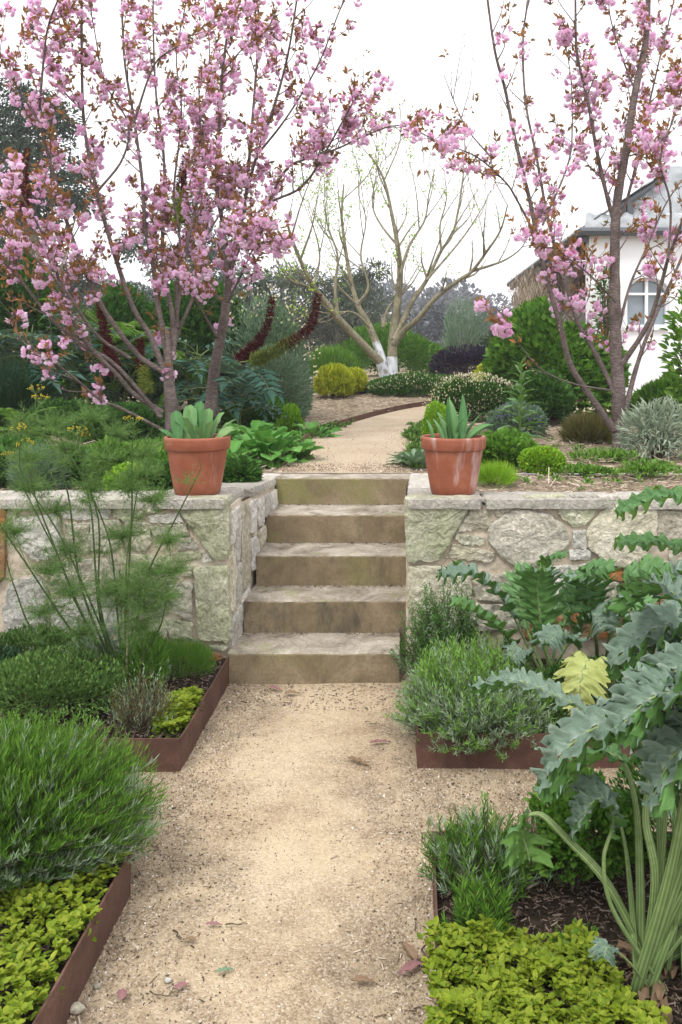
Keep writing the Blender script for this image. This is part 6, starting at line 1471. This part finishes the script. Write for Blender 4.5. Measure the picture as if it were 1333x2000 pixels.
def twig(label, x, y, L, r, az, seed, mat='twig'):
    g = rng(seed); c = CAMZ * FPX / (y - VY); p = P(x, y, c); d = A([math.cos(az), math.sin(az), 0]); q = A([-d[1], d[0], 0])
    pts = [A([p[0], p[1], .006]) + d * L * (f - .5) + q * g.normal() * L * .07 + A([0, 0, abs(g.normal()) * .003]) for f in np.linspace(0, 1, 6)]
    mb = MB(); tube(mb, spline(pts, 14), np.linspace(r, r * .35, 14), 6, .2); 
    if g.random() < .6: tube(mb, spline([pts[3], pts[3] + d * L * .15 + q * L * .12, pts[3] + d * L * .3 + q * L * .16], 5), r * .4, 5, .2)
    setp(mb.build('twig', MAT[mat]), label, 'twig')
ground_leaf('long pinkish fallen leaf by the near right edging', 780, 1910, .105, .11, 'pinkleaf', -.9, 1)
ground_leaf('small mauve leaf lying flat beside a dark twig, left of the path middle', 402, 1812, .045, .14, 'pinkleaf', -1.5, 2)
ground_leaf('pink leaf crossing the thin twig in the lower left of the path', 340, 1940, .04, .2, 'pinkleaf', -.9, 3)
ground_leaf('curled pink petal like leaf near the bottom left edging', 238, 1962, .045, .25, 'pinkleaf', .3, 4)
ground_leaf('greenish grey narrow leaf in the lower middle of the path', 420, 1907, .05, .12, 'grey', -1.2, 5)
ground_leaf('grey brown leaf chip lying alone in the lower middle of the path', 686, 1922, .06, .16, 'dryleaf', -1.57, 6)
ground_leaf('brown curled leaf below the thin stick on the left of the path', 384, 1844, .04, .2, 'dryleaf', 1.3, 7)
ground_leaf('pale dead leaf at the foot of the bottom step', 556, 1358, .07, .2, 'dryleaf', -1.4, 8)
ground_leaf('small dark red leaf at the foot of the bottom step', 525, 1345, .07, .16, 'pinkleaf', -2.0, 9)
ground_leaf('dark strip of bark at the middle of the crossing paths', 680, 1485, .10, .10, 'dryleaf', -2.1, 10, 'bark', 'bark_strip')
ground_leaf('reddish strip of bark right of the middle of the crossing paths', 722, 1455, .09, .09, 'pinkleaf', -1.3, 11, 'bark', 'bark_strip')
ground_leaf('long brown curled bark piece against the near right edging', 812, 1885, .09, .16, 'dryleaf', .4, 12, 'bark', 'bark_strip')
twig('short black twig right of the mauve leaf', 462, 1811, .06, .0022, .1, 1)
twig('dark crooked twig left of the brown leaf on the path', 345, 1832, .045, .003, -.9, 2)
twig('thin dark twig ending at the pink leaf in the lower left', 322, 1946, .07, .0018, .3, 3)
twig('thin curved dark twig on the path right of centre', 728, 1415, .07, .0018, -.4, 4)
twig('pale thin straw lying upright on the left of the path', 356, 1855, .09, .0010, 1.35, 5, 'straw')
twig('dark stick leaning by the near right edging', 832, 1860, .10, .004, 1.2, 6)
twig('small grey stick near the right edging above the pink leaf', 655, 1680, .03, .0016, .5, 7)
def pebble(label, x, y, r, mat, seed):
    g = rng(seed); c = CAMZ * FPX / (y - VY); p = P(x, y, c); mb = MB(); u = []
    for a in np.linspace(0, math.pi, 7):
        for b in np.arange(9) * 2 * math.pi / 9: u.append((math.sin(a) * math.cos(b), math.sin(a) * math.sin(b), math.cos(a)))
    u = A(u); v = u * r * A([1.2, .9, .7]) * (1 + .13 * np.sin(u @ sph(g, 1)[0] * 5 + 1))[:, None] + A([p[0], p[1], r * .5])
    mb.add(v, [(i * 9 + j, i * 9 + (j + 1) % 9, i * 9 + 9 + (j + 1) % 9, i * 9 + 9 + j) for i in range(6) for j in range(9)]); setp(mb.build('stone', MAT[mat], smooth=True), label, 'stone')
pebble('round pale stone lying left of the path middle near the bottom', 328, 1918, .009, 'stonewhite', 1)
pebble('yellowish angular stone by the bottom left edging', 150, 1977, .017, 'stone', 2)
pebble('dark bluish stone left of the pink leaf near the bottom edging', 190, 1930, .009, 'stonegrey', 3)
pebble('small white stone at the far bend of the upper path', 0, 0, .001, 'stonewhite', 4) if False else None

# ---------------------------------------------------------------- thin haze in the air
hz_m = bpy.data.materials.new('haze'); hz_m.use_nodes = True; hn = hz_m.node_tree.nodes; hn.clear()
hv = hn.new('ShaderNodeVolumePrincipled'); hv.inputs['Color'].default_value = (.93, .95, 1, 1); hv.inputs['Density'].default_value = .0016
ho = hn.new('ShaderNodeOutputMaterial'); hz_m.node_tree.links.new(hv.outputs[0], ho.inputs['Volume'])
mb = MB(); box(mb, -170, 170, -45, 260, -1.2, 26); setp(mb.build('haze', hz_m), kind='stuff')
